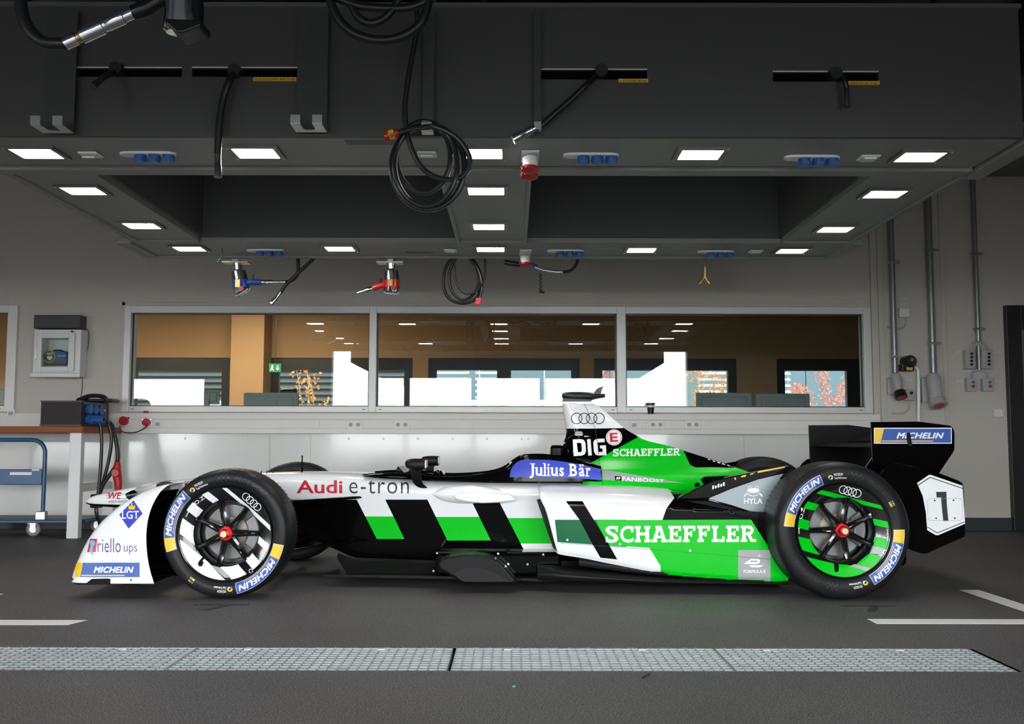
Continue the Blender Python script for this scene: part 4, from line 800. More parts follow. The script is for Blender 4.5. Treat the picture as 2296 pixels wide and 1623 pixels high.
shrub('reddish tree in the rightmost office window', [[(1860, 930), (1850, 880), (1840, 830)], [(1870, 920), (1890, 880), (1905, 850)], [(1830, 920), (1800, 880), (1780, 868)], [(1900, 925), (1920, 890), (1935, 870)]], 700, .028, M_lp, YO + 3.0, .006)
shrub('reddish foliage left of the fourth office window', [[(1370, 910), (1360, 870), (1350, 820)], [(1385, 910), (1380, 860), (1372, 815)]], 220, .028, M_lp, YO + 1.3, .01)
# monitors seen from behind on desks
M_mon = mat('monitor_back', (.22, .25, .25), .5)
def monitor(px0, px1, py, Y, lab):
    a, b = onY(px0, py, Y), onY(px1, py, Y); w = b.x - a.x; t = thing('monitor', ((a.x + b.x) / 2, Y, .72), lab, 'monitor', 'monitors standing behind the windows')
    zt_ = a.z; zb_ = zt_ - w * .62; MB().box(a.x, b.x, Y + .02, Y + .05, zb_, zt_).build('screen', M_mon, t, bevel=.008); MB().box(a.x + w * .09, b.x - w * .09, Y, Y + .019, zb_ + .03, zt_ - w * .07).build('rear_shell', M_mon, t, bevel=.008); MB().box(a.x + w * .38, a.x + w * .62, Y - .012, Y - .001, zb_ + .05, zt_ - w * .14).build('stand_column', M_mon, t, bevel=.004)
    MB().box(a.x + w * .42, a.x + w * .58, Y - .01, Y + .03, .74, zb_ + .06).build('stand_neck', M_mon, t); MB().box(a.x + w * .25, a.x + w * .75, Y - .1, Y + .12, .721, .738).build('stand_foot', M_mon, t, bevel=.004)
monitor(545, 668, 880, 9.5, 'grey monitor seen from behind in the left window'); monitor(440, 490, 875, 9.7, 'grey monitor behind the bright reflection in the left window'); monitor(1562, 1687, 880, 9.5, 'grey monitor seen from behind, left of two in the right window'); monitor(1696, 1817, 882, 9.5, 'grey monitor seen from behind, right of two in the right window'); monitor(-40, 14, 870, 9.5, 'grey monitor at the far left window')
for x0, x1, w in ((-4.6, -1.7, 'left'), (1.2, 3.6, 'right')):
    t = thing('office_desk', ((x0 + x1) / 2, 9.6, 0), 'office desk hidden below the %s window' % w, 'desk', 'office desks'); MB().box(x0, x1, 9.2, 10.0, .69, .72).build('desk_top', M_white, t, bevel=.003)
    for x in (x0 + .05, x1 - .1): MB().box(x, x + .05, 9.25, 9.95, 0, .69).build('leg', M_steel, t)
MB_ = thing('office_chair', (onY(645, 905, 10.3).x, 10.3, 0), 'black office chair headrest rising beside the left monitor', 'chair'); c = onY(646, 890, 10.3)
MB().box(c.x - .09, c.x + .09, 10.28, 10.34, c.z - .1, c.z + .09).build('headrest', M_black, MB_, bevel=.03); MB().box(c.x - .22, c.x + .22, 10.25, 10.32, .55, c.z - .12).build('backrest', M_black, MB_, bevel=.04); MB().box(c.x - .24, c.x + .24, 9.95, 10.4, .45, .53).build('seat', M_black, MB_, bevel=.03); MB().tube([(c.x, 10.2, .02), (c.x, 10.2, .46)], .03).build('column', M_steel, MB_); MB().box(c.x - .03, c.x + .03, 10.3, 10.33, c.z - .13, c.z - .08).build('headrest_post', M_black, MB_)
bs = MB()
for k in range(5): a_ = k * 2 * math.pi / 5; bs.tube([(c.x, 10.2, .05), (c.x + .28 * math.cos(a_), 10.2 + .28 * math.sin(a_), .02)], .018, 8)
bs.build('star_base', M_black, MB_)
# green exit sign
Ye = 13.4; a, b = onY(603, 834, Ye), onY(630, 815, Ye); t = thing('exit_sign', ((a.x + b.x) / 2, Ye, a.z), 'green emergency exit sign with white arrow in the office', 'sign')
MB().box(a.x, b.x, Ye, Ye + .04, a.z, b.z).build('panel', mat('exit_green', (.01, .22, .09), .5, emit=.35), t); MB().box((a.x + b.x) / 2 - .004, (a.x + b.x) / 2 + .004, Ye + .016, Ye + .024, b.z, OZ).build('hanger', M_black, t)
flat_print('arrow', poly2d([(621, 819), (624, 819), (624, 825), (627, 825), (622.5, 831), (618, 825), (621, 825)]), W_print, t, Ye); flat_print('running_figure', merge2d(disc2d(611, 819, 1.6, 10), poly2d([(608, 821), (613, 821), (612, 826), (615, 831), (612, 831), (610, 828), (607, 831), (605, 830), (608, 826)])), W_print, t, Ye)
# unseen warm ceiling lamps added to light the office walls
for k, (x, y, e, w) in enumerate(((-5.6, 11.6, 30, 'left'), (-3.4, 12.2, 22, 'middle'))):
    t = thing('office_fill_lamp', (x, y, OZ - .07), 'unseen warm ceiling lamp added in the %s part of the office' % w, 'lamp', 'unseen office ceiling lamps')
    MB().box(x - .62, x + .62, y - .16, y + .16, OZ - .06, OZ - .001).build('housing', M_white, t, bevel=.01); MB().box(x - .58, x + .58, y - .13, y + .13, OZ - .068, OZ - .0605).build('diffuser', mat('warm_glow', (1, .80, .56), .5, emit=85.0), t)
# ------------------------------------------------------------------ the race car
YC = 5.865; YN = 4.965
car = thing('race_car', (0, YC, 0), 'white, black and green single-seater electric race car parked on the dark floor', 'race car')
C_white = mat('car_white', (.79, .795, .81), .22, var=.01, coat=.4); C_black = mat('car_black', (.002, .002, .0022), .06, var=.02, spec=.16)
C_green = mat('car_green', (.0, .52, .012), .3, var=.02, spec=.2); C_dgreen = mat('car_dark_green', (.0, .12, .04), .3, var=.02, spec=.2)
C_blue = mat('car_blue', (.05, .075, .46), .35, var=.02, spec=.2); C_grey = mat('car_grey', (.34, .35, .36), .35, var=.02); C_silver = mat('car_silver', (.20, .24, .26), .25, .2, var=.05, coat=.5)
C_red = mat('car_red', (.55, .015, .03), .35); C_ink = mat('car_ink', (.02, .022, .025), .4); C_wprint = mat('car_white_print', (.82, .83, .84), .4, var=.01)
C_mblue = mat('tyre_blue', (.02, .085, .36), .4, var=.03); C_yel = mat('tyre_yellow', (.80, .52, .02), .4, var=.03); C_orange = mat('orange_line', (.75, .38, .05), .4)
C_carbon = weave_mat('carbon_weave', (.003, .003, .003), (.012, .0115, .0115), 110, .35, .75, 0); C_carbon2 = weave_mat('carbon_weave_matt', (.006, .006, .0065), (.026, .024, .028), 70, .4, .4, 0)
C_tyre = mat('tyre_rubber', (.011, .011, .012), .42, var=.15, scale=20, bump=.05, bscale=200, spec=.2)
def cromv(pts, n, br=()):
    cuts = [0] + sorted(br) + [len(pts) - 1]; out = []
    for a, b in zip(cuts[:-1], cuts[1:]):
        seg = crom(pts[a:b + 1], n) if b - a > 1 else [pts[a].lerp(pts[b], k / n) for k in range(n + 1)]
        out += seg[:-1] if b != cuts[-1] else seg
    return out
def loft(rows, nu=6, nv=4, br=(), ubr=()):
    rows = [cromv([Vector(p) for p in r], nv, br) for r in rows]; m = len(rows[0])
    cols = [cromv([r[j] for r in rows], nu, ubr) for j in range(m)]; n = len(cols[0])
    V = [cols[j][i] for i in range(n) for j in range(m)]
    Fc = [(i * m + j, i * m + j + 1, (i + 1) * m + j + 1, (i + 1) * m + j) for i in range(n - 1) for j in range(m - 1)]
    return V, Fc, n, m
def mirrored(V, Fc):
    V = [Vector(v) for v in V]; n = len(V); idx = []; extra = []
    for i, v in enumerate(V):
        if abs(v.y - YC) < 1e-5: idx.append(i)
        else: idx.append(n + len(extra)); extra.append(Vector((v.x, 2 * YC - v.y, v.z)))
    return V + extra, list(Fc) + [tuple(reversed([idx[i] for i in f])) for f in Fc]
def pair(nm, V, Fc, m, parent, **k):  # near piece and its twin on the far side
    a = link(nm, V, Fc, m, parent, **k); link(nm, [Vector((v[0], 2 * YC - v[1], v[2])) for v in V], [tuple(reversed(f)) for f in Fc], m, parent, **k); return a
def bvh_of(V, Fc): return BVHTree.FromPolygons([tuple(v) for v in V], [tuple(f) for f in Fc])
def decal(name, shape, bvh, m, parent, layer=1, step=9, px=True, fwd=None):
    step = min(step, 3.5) if px else step
    sh = dice(shape, step) if step else shape; V, ok = [], []
    for x, y in sh[0]:
        o, d = (EYE, ray(x, y).normalized()) if px else (Vector((x, 0, y)), Vector((0, 1, 0)))
        h = bvh.ray_cast(o, d); ok.append(h[0] is not None)
        if h[0] is None: V.append(Vector((0, 0, 0))); continue
        nn = h[1] if h[1].dot(d) < 0 else -h[1]
        V.append(h[0] + nn * (.0012 + .0006 * layer))
    Fc = [f for f in sh[1] if all(ok[i] for i in f)]
    if not Fc: print('DECAL MISS', name, shape[0][:2]); return None
    used = sorted({i for f in Fc for i in f}); mp = {i: k for k, i in enumerate(used)}
    return link(name, [V[i] for i in used], [tuple(mp[i] for i in f) for f in Fc], m, parent, smooth=True, angle=80)
# ---------------------------------------------------------------- lettering helpers (slab capitals)
def rect(x0, y0, x1, y1): return poly2d([(x0, y0), (x1, y0), (x1, y1), (x0, y1)])
def slab_text(s, st=.24, sf=.17):
    out = []; x = 0
    for c in s:
        if c == 'H': g = [rect(.1, 0, .1 + st, 1), rect(.72, 0, .72 + st, 1), rect(.1, .42, .9, .6)] + [rect(a, b, a + .4, b + sf) for a in (0, .64) for b in (0, 1 - sf)]; w = 1.04
        elif c == 'A': g = [poly2d([(.06, 0), (.06 + st, 0), (.62, 1), (.4, 1)]), poly2d([(1.02 - st, 0), (1.02, 0), (.68, 1), (.46, 1)]), rect(.28, .24, .8, .4), rect(-.02, 0, .4, sf), rect(.68, 0, 1.1, sf), rect(.28, 1 - sf, .66, 1)]; w = 1.08
        elif c in 'EFL':
            g = [rect(.1, 0, .1 + st, 1), rect(0, 0, .44, sf), rect(0, 1 - sf, .44, 1)]; w = .9
            if c in 'EF': g += [rect(.1, 1 - sf, .84, 1), rect(.68, .68, .84, 1), rect(.1, .43, .62, .59), rect(.5, .34, .62, .68)]
            if c in 'EL': g += [rect(.1, 0, .86, sf), rect(.7, 0, .86, .34)]
        elif c == 'R': g = [rect(.1, 0, .1 + st, 1), rect(0, 0, .44, sf), rect(0, 1 - sf, .6, 1), rect(.2, .42, .6, .58)] + [xf2d(ring2d(.58, .71, .29, .2, 32), lambda a, b: (max(a, .5), b)), poly2d([(.42, .45), (.66, .45), (.92, .0), (.68, .0)]), rect(.68, 0, 1.04, sf)]; w = 1.02
        else:
            g = [fit(text2d(c, .045), 0, .9, -.02, 1.02)]; w = .92
            if c == 'C': g += [rect(.74, .62, .9, 1), ]
            if c == 'S': g += [rect(.7, .66, .84, 1), rect(.04, 0, .18, .34)]
        for v, f in g: out.append(([(p[0] + x, p[1]) for p in v], f))
        x += w + .07
    return union2d(merge2d(*out))
def michelin_banner(nm, x0, x1, y0, y1, put, slant=0):  # rectangular tyre-maker banner: blue field, yellow block and line, white name
    w, h = x1 - x0, y1 - y0
    put('banner', rect(x0, y0, x1, y1), C_wprint, 1); put('banner_field', rect(x0 + w * .012, y0 + h * .06, x1 - w * .012, y1 - h * .06), C_mblue, 2)
    put('banner_block', poly2d([(x0 + w * .012, y0 + h * .06), (x0 + w * .13, y0 + h * .06), (x0 + w * .085, y1 - h * .06), (x0 + w * .012, y1 - h * .06)]), C_yel, 3)
    put('banner_line', rect(x0 + w * .10, y1 - h * .2, x0 + w * .76, y1 - h * .13), C_yel, 3)
    put('lettering', fit(text2d('MICHELIN', .032, .3), x0 + w * .29, x0 + w * .9, y1 - h * .32, y0 + h * .3), C_wprint, 3)
def rings(cx, cy, dx, dy, r, w): return union2d(merge2d(*[ring2d(cx + dx * (k - 1.5), cy + dy * (k - 1.5), r, w, 36) for k in range(4)]))
# ---------------------------------------------------------------- monocoque
def st(px, w, top, belt, bot, wb=None, cr=.02):
    Ys = YC - w; X = onY(px, 1100, Ys).x; zt = onY(px, top, YC - .6 * w).z; zb = onY(px, belt, Ys).z; zl = onY(px, bot, Ys).z; wb = wb or w * .8
    return [(X, YC, zt), (X, YC - .55 * w, zt - .002), (X, YC - .86 * w, zt - cr), (X, Ys, zt - cr * 3 if zt - cr * 3 > zb else (zt + zb) / 2), (X, Ys + .002, zb), (X, YC - (w + wb) / 2, (zb + zl) / 2), (X, YC - wb, zl + .01), (X, YC - wb * .85, zl), (X, YC, zl)]
mono = [st(193, .03, 1119, 1126, 1129, cr=.005), st(206, .07, 1111, 1129, 1134, cr=.01), st(250, .105, 1100, 1131, 1138, cr=.012), st(320, .13, 1085.5, 1131, 1142, cr=.014), st(400, .148, 1075, 1127, 1150, cr=.016), st(480, .17, 1068, 1121, 1165), st(560, .20, 1062, 1120, 1180), st(640, .225, 1059, 1120, 1196), st(700, .25, 1059, 1120, 1212, .2), st(760, .275, 1060, 1120, 1236, .24), st(800, .29, 1062, 1120, 1250, .26), st(900, .325, 1068, 1120, 1256, .28), st(1000, .345, 1074, 1120, 1258, .3), st(1100, .355, 1076, 1121, 1258, .32), st(1200, .365, 1077, 1122, 1258, .33), st(1330, .37, 1077, 1124, 1258, .33)]
V, Fc, n, m = loft(mono, 5, 4, br=(4,))
bm_mono = bvh_of(V, Fc)
fm = [(0 if (k % (m - 1)) < 16 else 1) for k in range(len(Fc))]
for i, f in enumerate(Fc):
    c = sum((V[j] for j in f), Vector()) / 4
    if (i % (m - 1)) < 6 and onY(830, 1060, YC).x < c.x: fm[i] = 1
V2, F2 = mirrored(V, Fc); body = link('monocoque', V2, F2, None, car, smooth=True, mats=[C_white, C_black], fmat=fm + fm)
pb = lambda nm, sh, mm, ly=1, step=9: decal(nm, sh, bm_mono, mm, body, ly, step)
# white slanted flashes with green fields over the black lower body
for a, b, c, d, g0, g1 in ((800, 862, 906, 855, 1158, 1208), (958, 1065, 1101, 1000, 1159, 1211), (1123, 1205, 1240, 1160, 1161, 1218)):
    pass
def lerp_x(p, q, y): return p[0] + (q[0] - p[0]) * (y - p[1]) / (q[1] - p[1])
for (L, R, g0, g1, bot) in ((((799.5, 1119), (845, 1208)), ((863.5, 1119), (907, 1208)), 1157.5, 1208, 1208), (((958, 1119), (1003, 1211)), ((1064, 1137), (1101, 1212)), 1158.5, 1211.5, 1211.5), (((1121, 1128), (1177, 1237)), ((1202, 1119), (1262, 1237)), 1161, 1218.5, 1237)):
    q = lambda y, s: lerp_x(*(L if s == 0 else R), y)
    pb('white_flash', poly2d([(q(1117, 0), 1117), (q(1117, 1), 1117), (q(g0, 1), g0), (q(g0, 0), g0)]), C_white)
    pb('green_flash', poly2d([(q(g0, 0), g0), (q(g0, 1), g0), (q(g1, 1), g1), (q(g1, 0), g1)]), C_green)
    if bot > g1: pb('white_flash', poly2d([(q(g1, 0), g1), (q(g1, 1), g1), (q(bot, 1), bot), (q(bot, 0), bot)]), C_white)
pb('lettering', fit(text2d('Audi', .018), 665, 768, 1106, 1077), C_red, 1, 12); pb('lettering', fit(text2d('e-tron', -.004, 0, 1.12), 783, 917, 1106.5, 1077), C_ink, 1, 12)
pb('nose_lettering', fit(text2d('K', .01), 415, 426, 1093, 1079), C_ink, 1, 12)
pb('lettering', fit(text2d('WE', .035, .25), 243, 273, 1118.5, 1104), C_red); pb('lettering', fit(text2d('WÜRTH ELEKTRONIK', .0), 243, 300, 1127, 1121), C_ink)
for k in range(3): pb('pin_stripe', rect(238, 1107 + 4.5 * k, 290, 1107.7 + 4.5 * k), C_ink, 1, 12)
pb('yellow_stripe', poly2d([(308, 1086), (330, 1084), (330, 1086), (308, 1089)]), C_yel)
for x in (572, 586, 598, 612): p = onY(x, 1060, YC - .1); MB().tube([p + Vector((0, 0, -.01)), p + Vector((0, 0, .012 if x != 612 else .006))], .003, 6).build('pitot_pin', C_black, car)
p = onY(677, 1058, YC - .1); MB().tube([p + Vector((0, 0, -.012)), p + Vector((0, 0, .02)), p + Vector((0, 0, .025)), p + Vector((0, 0, .096))], [.006, .006, .0035, .0045], 8).build('antenna', C_black, car, smooth=True)
# rivet on the green flash
c = pb('rivet', disc2d(1238, 1213, 4, 14), C_wprint, 2, 0); pb('rivet_centre', disc2d(1238, 1213, 2, 10), C_ink, 3, 0)
pb('inlet_darkness', poly2d([(281, 1107), (296, 1099.5), (322, 1096), (312, 1108), (303, 1119), (292, 1121), (284, 1116)]), C_black)  # black patch painted on the nose for the dark opening under the arch
# cockpit surround: black rim on both sides, rising into the headrest
def rim_row(px, top, bot, w):
    X = onY(px, 1075, YC - w).x; zt = onY(px, top, YC - w + .03).z; zb = onY(px, bot, YC - w).z
    return [(X, YC - w - .004, zb), (X, YC - w + .004, zb + (zt - zb) * .55), (X, YC - w + .022, zt), (X, YC - w + .05, zt), (X, YC - w + .065, zb - .02)]
rr = [rim_row(812, 1063, 1066, .285), rim_row(860, 1061, 1072, .305), rim_row(930, 1063, 1075, .325), rim_row(990, 1069, 1077, .335), rim_row(1060, 1067, 1078, .342), rim_row(1105, 1061, 1079, .346), rim_row(1130, 1052, 1079, .348), rim_row(1148, 1040, 1079, .35), rim_row(1165, 1030.5, 1079, .352), rim_row(1185, 1026.5, 1079, .354), rim_row(1230, 1026, 1079, .356), rim_row(1290, 1034, 1079, .358), rim_row(1349, 1048, 1079, .36)]
V, Fc, n, m = loft(rr, 5, 4); bm_rim = bvh_of(V, Fc); rim_o = pair('cockpit_surround', V, Fc, C_black, car, smooth=True)
MB().box(onY(1140, 1050, YC).x, onY(1300, 1050, YC).x, YC - .29, YC + .29, onY(1200, 1076, YC).z, onY(1200, 1036, YC).z).build('headrest', C_black, car, bevel=.02)
rd = lambda nm, sh, mm, ly=1, step=8: decal(nm, sh, bm_rim, mm, rim_o, ly, step)
bl = [(1143, 1069.5), (1145, 1056), (1150, 1045), (1158, 1037), (1168, 1032), (1180, 1030.5), (1230, 1031), (1260, 1034.5), (1300, 1041), (1346, 1051.5), (1349, 1077), (1320, 1074), (1280, 1072), (1230, 1071)]
rd('blue_field', poly2d(bl), C_blue, 1, 6)
def serif_text(s):
    x = 0; out = []
    wd = {'J': .42, 'u': .55, 'l': .24, 'i': .24, 's': .42, 'B': .6, 'ä': .5, 'r': .4, ' ': .28}
    for c in s:
        w = wd[c]
        if c != ' ':
            h0, h1 = {'J': (-.2, 1), 'B': (0, 1), 'l': (0, 1.03), 'i': (0, 1), 'ä': (-.01, .98)}.get(c, (-.01, .7))
            g = [fit(text2d(c, .025), x + .06, x + w - .06, h0, h1)]
            if c in 'lir': g += [rect(x - .02, 0, x + (.26 if c != 'r' else .24), .07)]
            if c in 'liur': tp = 1.03 if c == 'l' else .68; g += [rect(x - .02, tp - .07, x + .12, tp)]
            if c == 'u': g += [rect(x + w - .14, 0, x + w, .07), rect(x + w - .2, .61, x + w - .06, .68)]
            if c == 'B': g += [rect(x - .02, 0, x + .2, .07), rect(x - .02, .93, x + .2, 1)]
            if c == 'J': g += [rect(x + .1, .93, x + w + .02, 1)]
            out += g
        x += w
    return union2d(merge2d(*out))
tx = xf2d(fit(serif_text('Julius Bär'), 1187, 1324, 1072, 1038), lambda x, y: (x, y + (x - 1187) * .012))
rd('lettering', tx, C_wprint, 2, 8)
# dash hump, small fin and steering hub
p = onY(893, 1060, YC - .2); MB().prism([onY(885, 1060, YC - .15), onY(892, 1045, YC - .15), (onY(906, 1060, YC - .15))], (0, .3, 0)).build('dash_fin', C_black, car, bevel=.004)
c = onY(985, 1064, YC - .1); MB().lathe([(-.1, .01), (-.09, .03), (.09, .03), (.1, .01)], c, (0, 1, 0), n=14).build('steering_wheel', C_black, car, smooth=True); MB().box(c.x - .02, c.x + .02, c.y - .1, c.y + .1, c.z - .03, c.z - .015).build('red_switch', C_red, car)
# side blister and fin (both sides)
def ell(px0, px1, py, Y, ry, rz):
    a, b = onY(px0, py, Y), onY(px1, py, Y); L = (b.x - a.x) / 2; cx = (a.x + b.x) / 2; rows = []
    for k in range(13):
        t = k / 12; s = max(.02, math.sin(math.pi * t ** .8)) ** .7; X = a.x + (b.x - a.x) * t
        rows.append([(X, Y - ry * s * math.sin(q), a.z + rz * s * math.cos(q)) for q in [math.pi * j / 10 for j in range(11)]])
    return loft(rows, 2, 1)[:2]
V, Fc = ell(970, 1150, 1108, YC - .343, .05, .052); pair('side_blister', V, Fc, C_white, car, smooth=True)
fin = [onY(x, y, YC - .43) for x, y in ((1016, 1112), (1022, 1107), (1036, 1104), (1080, 1104), (1146, 1108), (1148, 1112), (1158, 1122), (1120, 1127), (1080, 1128.5), (1050, 1126), (1025, 1121))]
sf_ = MB().prism(fin, (0, .05, 0)); pair('side_fin', sf_.v, sf_.f, C_white, car, smooth=True, bevel=.008, segs=3)
# mirrors
def mirr(s):
    Y = YC - s * .47; f = lambda x, y, d=0: Vector((onY(x, y, YC - .47).x, Y + s * d, onY(x, y, YC - .47).z))
    o = MB()
    rows = []
    for (x, h0, h1, d) in ((910, 1044, 1034, .05), (914, 1050, 1030, .075), (928, 1054, 1028, .085), (950, 1054, 1028, .085), (955, 1053, 1028.5, .083)):
        a, b = f(x, h0), f(x, h1); cz, hz = (a.z + b.z) / 2, (b.z - a.z) / 2
        rows.append([(a.x, Y + d * .9 * math.copysign(abs(math.cos(q)) ** .7, math.cos(q)), cz + hz * math.copysign(abs(math.sin(q)) ** .7, math.sin(q))) for q in [2 * math.pi * k / 16 for k in range(17)]])
    V, Fc, n, m = loft(rows, 3, 1); Fc.append(tuple(range((n - 1) * m, n * m - 1))); mo = link('wing_mirror', V, Fc, C_carbon, car, smooth=True)
    MB().box(rows[-1][0][0] + .001, rows[-1][0][0] + .004, Y - .065, Y + .065, f(954, 1048).z, f(954, 1031.5).z).build('mirror_glass', M_chrome, mo)
    pts = [((917, 945), 1050), ((919, 943), 1062), ((922, 944), 1075), ((927, 947), 1086), ((936, 955), 1093.5), ((945, 953), 1096)]; rows = []
    for k, ((x0, x1), y) in enumerate(pts):
        inw = .02 + .06 * (k / 5) ** 1.5; a, b = f(x0, y, inw), f(x1, y, inw); rows.append([a + Vector((0, -s * .006, 0)), b + Vector((0, -s * .006, 0)), b + Vector((0, s * .006, 0)), a + Vector((0, s * .006, 0)), a + Vector((0, -s * .006, 0))])
    V, Fc, n, m = loft(rows, 3, 1, br=(1, 2, 3)); link('mirror_stem', V, Fc, C_carbon, mo, smooth=True)
mirr(1); mirr(-1)
# ---------------------------------------------------------------- engine cover and roll-hoop fin: plan sections stacked in height
lev = [(903, 1262, 1324, .045), (912, 1262, 1345, .055), (935, 1265, 1371, .062), (961, 1270, 1401, .068), (975, 1270, 1424, .075), (988, 1266, 1450, .09), (1000, 1263, 1500, .115), (1013, 1263, 1540, .15), (1030, 1266, 1592, .21), (1042, 1275, 1628, .27), (1054, 1284, 1662, .325), (1068, 1290, 1695, .35), (1085, 1292, 1722, .362), (1112, 1292, 1750, .37)]
rows = []
for (py, x0, x1, w) in lev:
    Ys = YC - w * .6; z = onY(1400, py, Ys).z; a, b = onY(x0, py, YC - w * .3).x, onY(x1, py, YC - w * .15).x; L = b - a; r = [(a, YC, z)]
    low = min(1, max(0, (py - 985) / 60))
    for t in (.0, .03, .09, .18, .3, .45, .6, .75, .9, 1.0):
        th_t = (min(1, t / .14) ** .5) * (1 - .82 * max(0, (t - .25) / .75) ** 1.3); th_l = (min(1, (t + .02) / .06) ** .5) * (1 - .72 * max(0, (t - .12) / .88) ** 1.15)
        r.append((a + L * t, YC - w * (th_t * (1 - low) + th_l * low), z))
    r.append((b + .002, YC, z)); rows.append(r)
V, Fc, n, m = loft(rows, 4, 4); zsplit = rows[3][0][2]
fm = [0 if sum(V[j].z for j in f) / 4 > zsplit else (2 if toPx(sum((V[j] for j in f), Vector()) / 4)[0] < 1306 else 1) for f in Fc]
for k_, f in enumerate(Fc):
    x_, y_ = toPx(sum((V[j] for j in f), Vector()) / 4)
    if fm[k_] == 1 and ((y_ < 1047 and x_ > 1531 + (y_ - 1003) * .6) or (y_ < 979 and x_ < 1440 and y_ - 960 < 60)): fm[k_] = 2
ntop = len(Fc); Fc.append(tuple(range(m - 1, -1, -1))); fm.append(0)
bm_eng = bvh_of(V, Fc); V2, F2 = mirrored(V, Fc); eng = link('engine_cover', V2, F2, None, car, smooth=True, mats=[C_white, C_green, C_black], fmat=fm + fm)
# see-through slot in the fin
cut = MB(); a, b = onY(1289, 978, YC - .07), onY(1311, 966.5, YC - .07); cut.box(a.x, b.x, YC - .5, YC + .5, a.z, b.z); co = cut.build('cutter', C_black, None, bevel=.014, segs=4)
ed = lambda nm, sh, mm, ly=1, step=8: decal(nm, sh, bm_eng, mm, eng, ly, step)
ed('black_band', poly2d([(1262, 962), (1404, 959.5), (1440, 980), (1436, 977), (1310, 981), (1321, 1040), (1262, 1040)]), C_black, 1, 7)
ed('black_tail', poly2d([(1529, 1003), (1546, 1040), (1556, 1047), (1600, 1047), (1668, 1050), (1640, 1036), (1590, 1018)]), C_black)
ed('ring_emblem', rings(1318, 938, 16.6, 0, 12.8, 2.0), C_ink, 1, 10)
dg = merge2d(poly2d([(1284, 986), (1302, 985), (1311, 989), (1313, 996), (1313.5, 1012), (1310, 1019), (1302, 1022.3), (1286, 1023)]))
D_ = [(0, 0), (.62, 0), (.92, .2), (1, .42), (1, .62), (.9, .85), (.62, 1), (0, 1)]; Di = [(.38, .22), (.58, .22), (.64, .3), (.64, .7), (.58, .78), (.38, .78)]
ed('lettering', poly2d([(1284.5, 985.5), (1302, 984.7), (1309, 986.5), (1312.5, 993), (1314, 1012), (1311, 1019), (1304, 1022), (1286.5, 1023.2)]), C_wprint, 2, 7); ed('letter_counter', poly2d([(1293.5, 993.5), (1301.5, 993.2), (1303.5, 996), (1304.8, 1010), (1303.5, 1014), (1296, 1014.5)]), C_black, 3, 7)
ed('lettering', poly2d([(1316, 985), (1324, 984.6), (1327, 1021.6), (1319, 1022)]), C_wprint, 2, 7)
ed('lettering', union2d(merge2d(poly2d([(1330, 992), (1333, 986.5), (1339, 984.2), (1341.5, 1022), (1335, 1019.5), (1331.6, 1013)]), poly2d([(1338, 984.3), (1355, 983.5), (1355.8, 991.8), (1338.8, 992.5)]), poly2d([(1340.5, 1014), (1359, 1013.3), (1359.8, 1021.2), (1341, 1022)]), poly2d([(1350, 999), (1358.3, 998.6), (1359.3, 1014), (1351, 1014.4)]), poly2d([(1345, 999.3), (1358.3, 998.6), (1358.7, 1005.5), (1345.4, 1006)]))), C_wprint, 2, 7)
ed('badge', disc2d(1376.5, 981, 18.3, 36), C_wprint, 2, 8); ed('badge_ring', ring2d(1376.5, 981, 16.6, .9), C_red, 3, 8); ed('badge_letter', union2d(merge2d(poly2d([(1366.5, 971), (1372.5, 970.7), (1374, 991.3), (1368, 991.5)]), poly2d([(1366.5, 971), (1384, 970.3), (1384.2, 974), (1366.7, 974.6)]), poly2d([(1372, 979), (1384, 978.6), (1384.2, 982.6), (1372, 983)]), poly2d([(1368, 991.5), (1385.6, 990.8), (1385.4, 986.8), (1368, 987.4)]))), C_red, 3, 8)
sm = xf2d(fit(slab_text('SCHAEFFLER'), 1374, 1525, 1023, 1006), lambda x, y: (x, y - (x - 1374) * .012 + 1)); ed('lettering', sm, C_wprint, 2, 10)
ed('grey_field', poly2d([(1350, 1053), (1365, 1055), (1420, 1064), (1480, 1074.5), (1532, 1083), (1500, 1082), (1440, 1080.5), (1352, 1076)]), C_grey, 1, 7); ed('hash_box', poly2d([(1378, 1067.5), (1393, 1068.5), (1393.5, 1077.5), (1379, 1077)]), C_black, 2, 7); ed('lettering', xf2d(fit(text2d('#', .03), 1381, 1391, 1075.5, 1069.5), lambda x, y: (x, y)), C_wprint, 3, 7)
ed('lettering', xf2d(fit(text2d('FANBOOST', .03, 0, 1.05), 1395, 1489, 1078, 1068), lambda x, y: (x, y if y > 1077.9 else 1078 - (1078 - y) * (1 - .3 * (x - 1395) / 94)) if False else (x, 1078.5 - (1078 - y) * (1 - .35 * (x - 1395) / 94) + (x - 1395) * .035)), C_wprint, 2, 7)
ed('seam', poly2d([(1309, 905), (1310, 905), (1334.5, 961), (1341, 1000), (1346, 1060), (1353, 1096), (1352, 1096), (1345, 1060), (1340, 1000), (1333.5, 961)]), C_ink, 4, 8)
ed('fastener', disc2d(1563, 1088, 6, 16), C_black, 2, 0)
# apply the slot
bo = eng.modifiers.new('slot', 'BOOLEAN'); bo.object = co; bo.operation = 'DIFFERENCE'; bo.solver = 'EXACT'; bo.material_mode = 'TRANSFER'
for ch_ in [o for o in eng.children if o.name.startswith('black_band')]:
    bb = ch_.data; keep = []
    import bmesh as _b
    q = _b.new(); q.from_mesh(bb); dele = [f for f in q.faces if 1289 < toPx(f.calc_center_median() + org(ch_))[0] < 1311 and 966.5 < toPx(f.calc_center_median() + org(ch_))[1] < 978]; _b.ops.delete(q, geom=dele, context='FACES'); q.to_mesh(bb); q.free()
dg_ = bpy.context.evaluated_depsgraph_get(); me_ = bpy.data.meshes.new_from_object(eng.evaluated_get(dg_)); eng.modifiers.clear(); eng.data = me_; bpy.data.objects.remove(co)
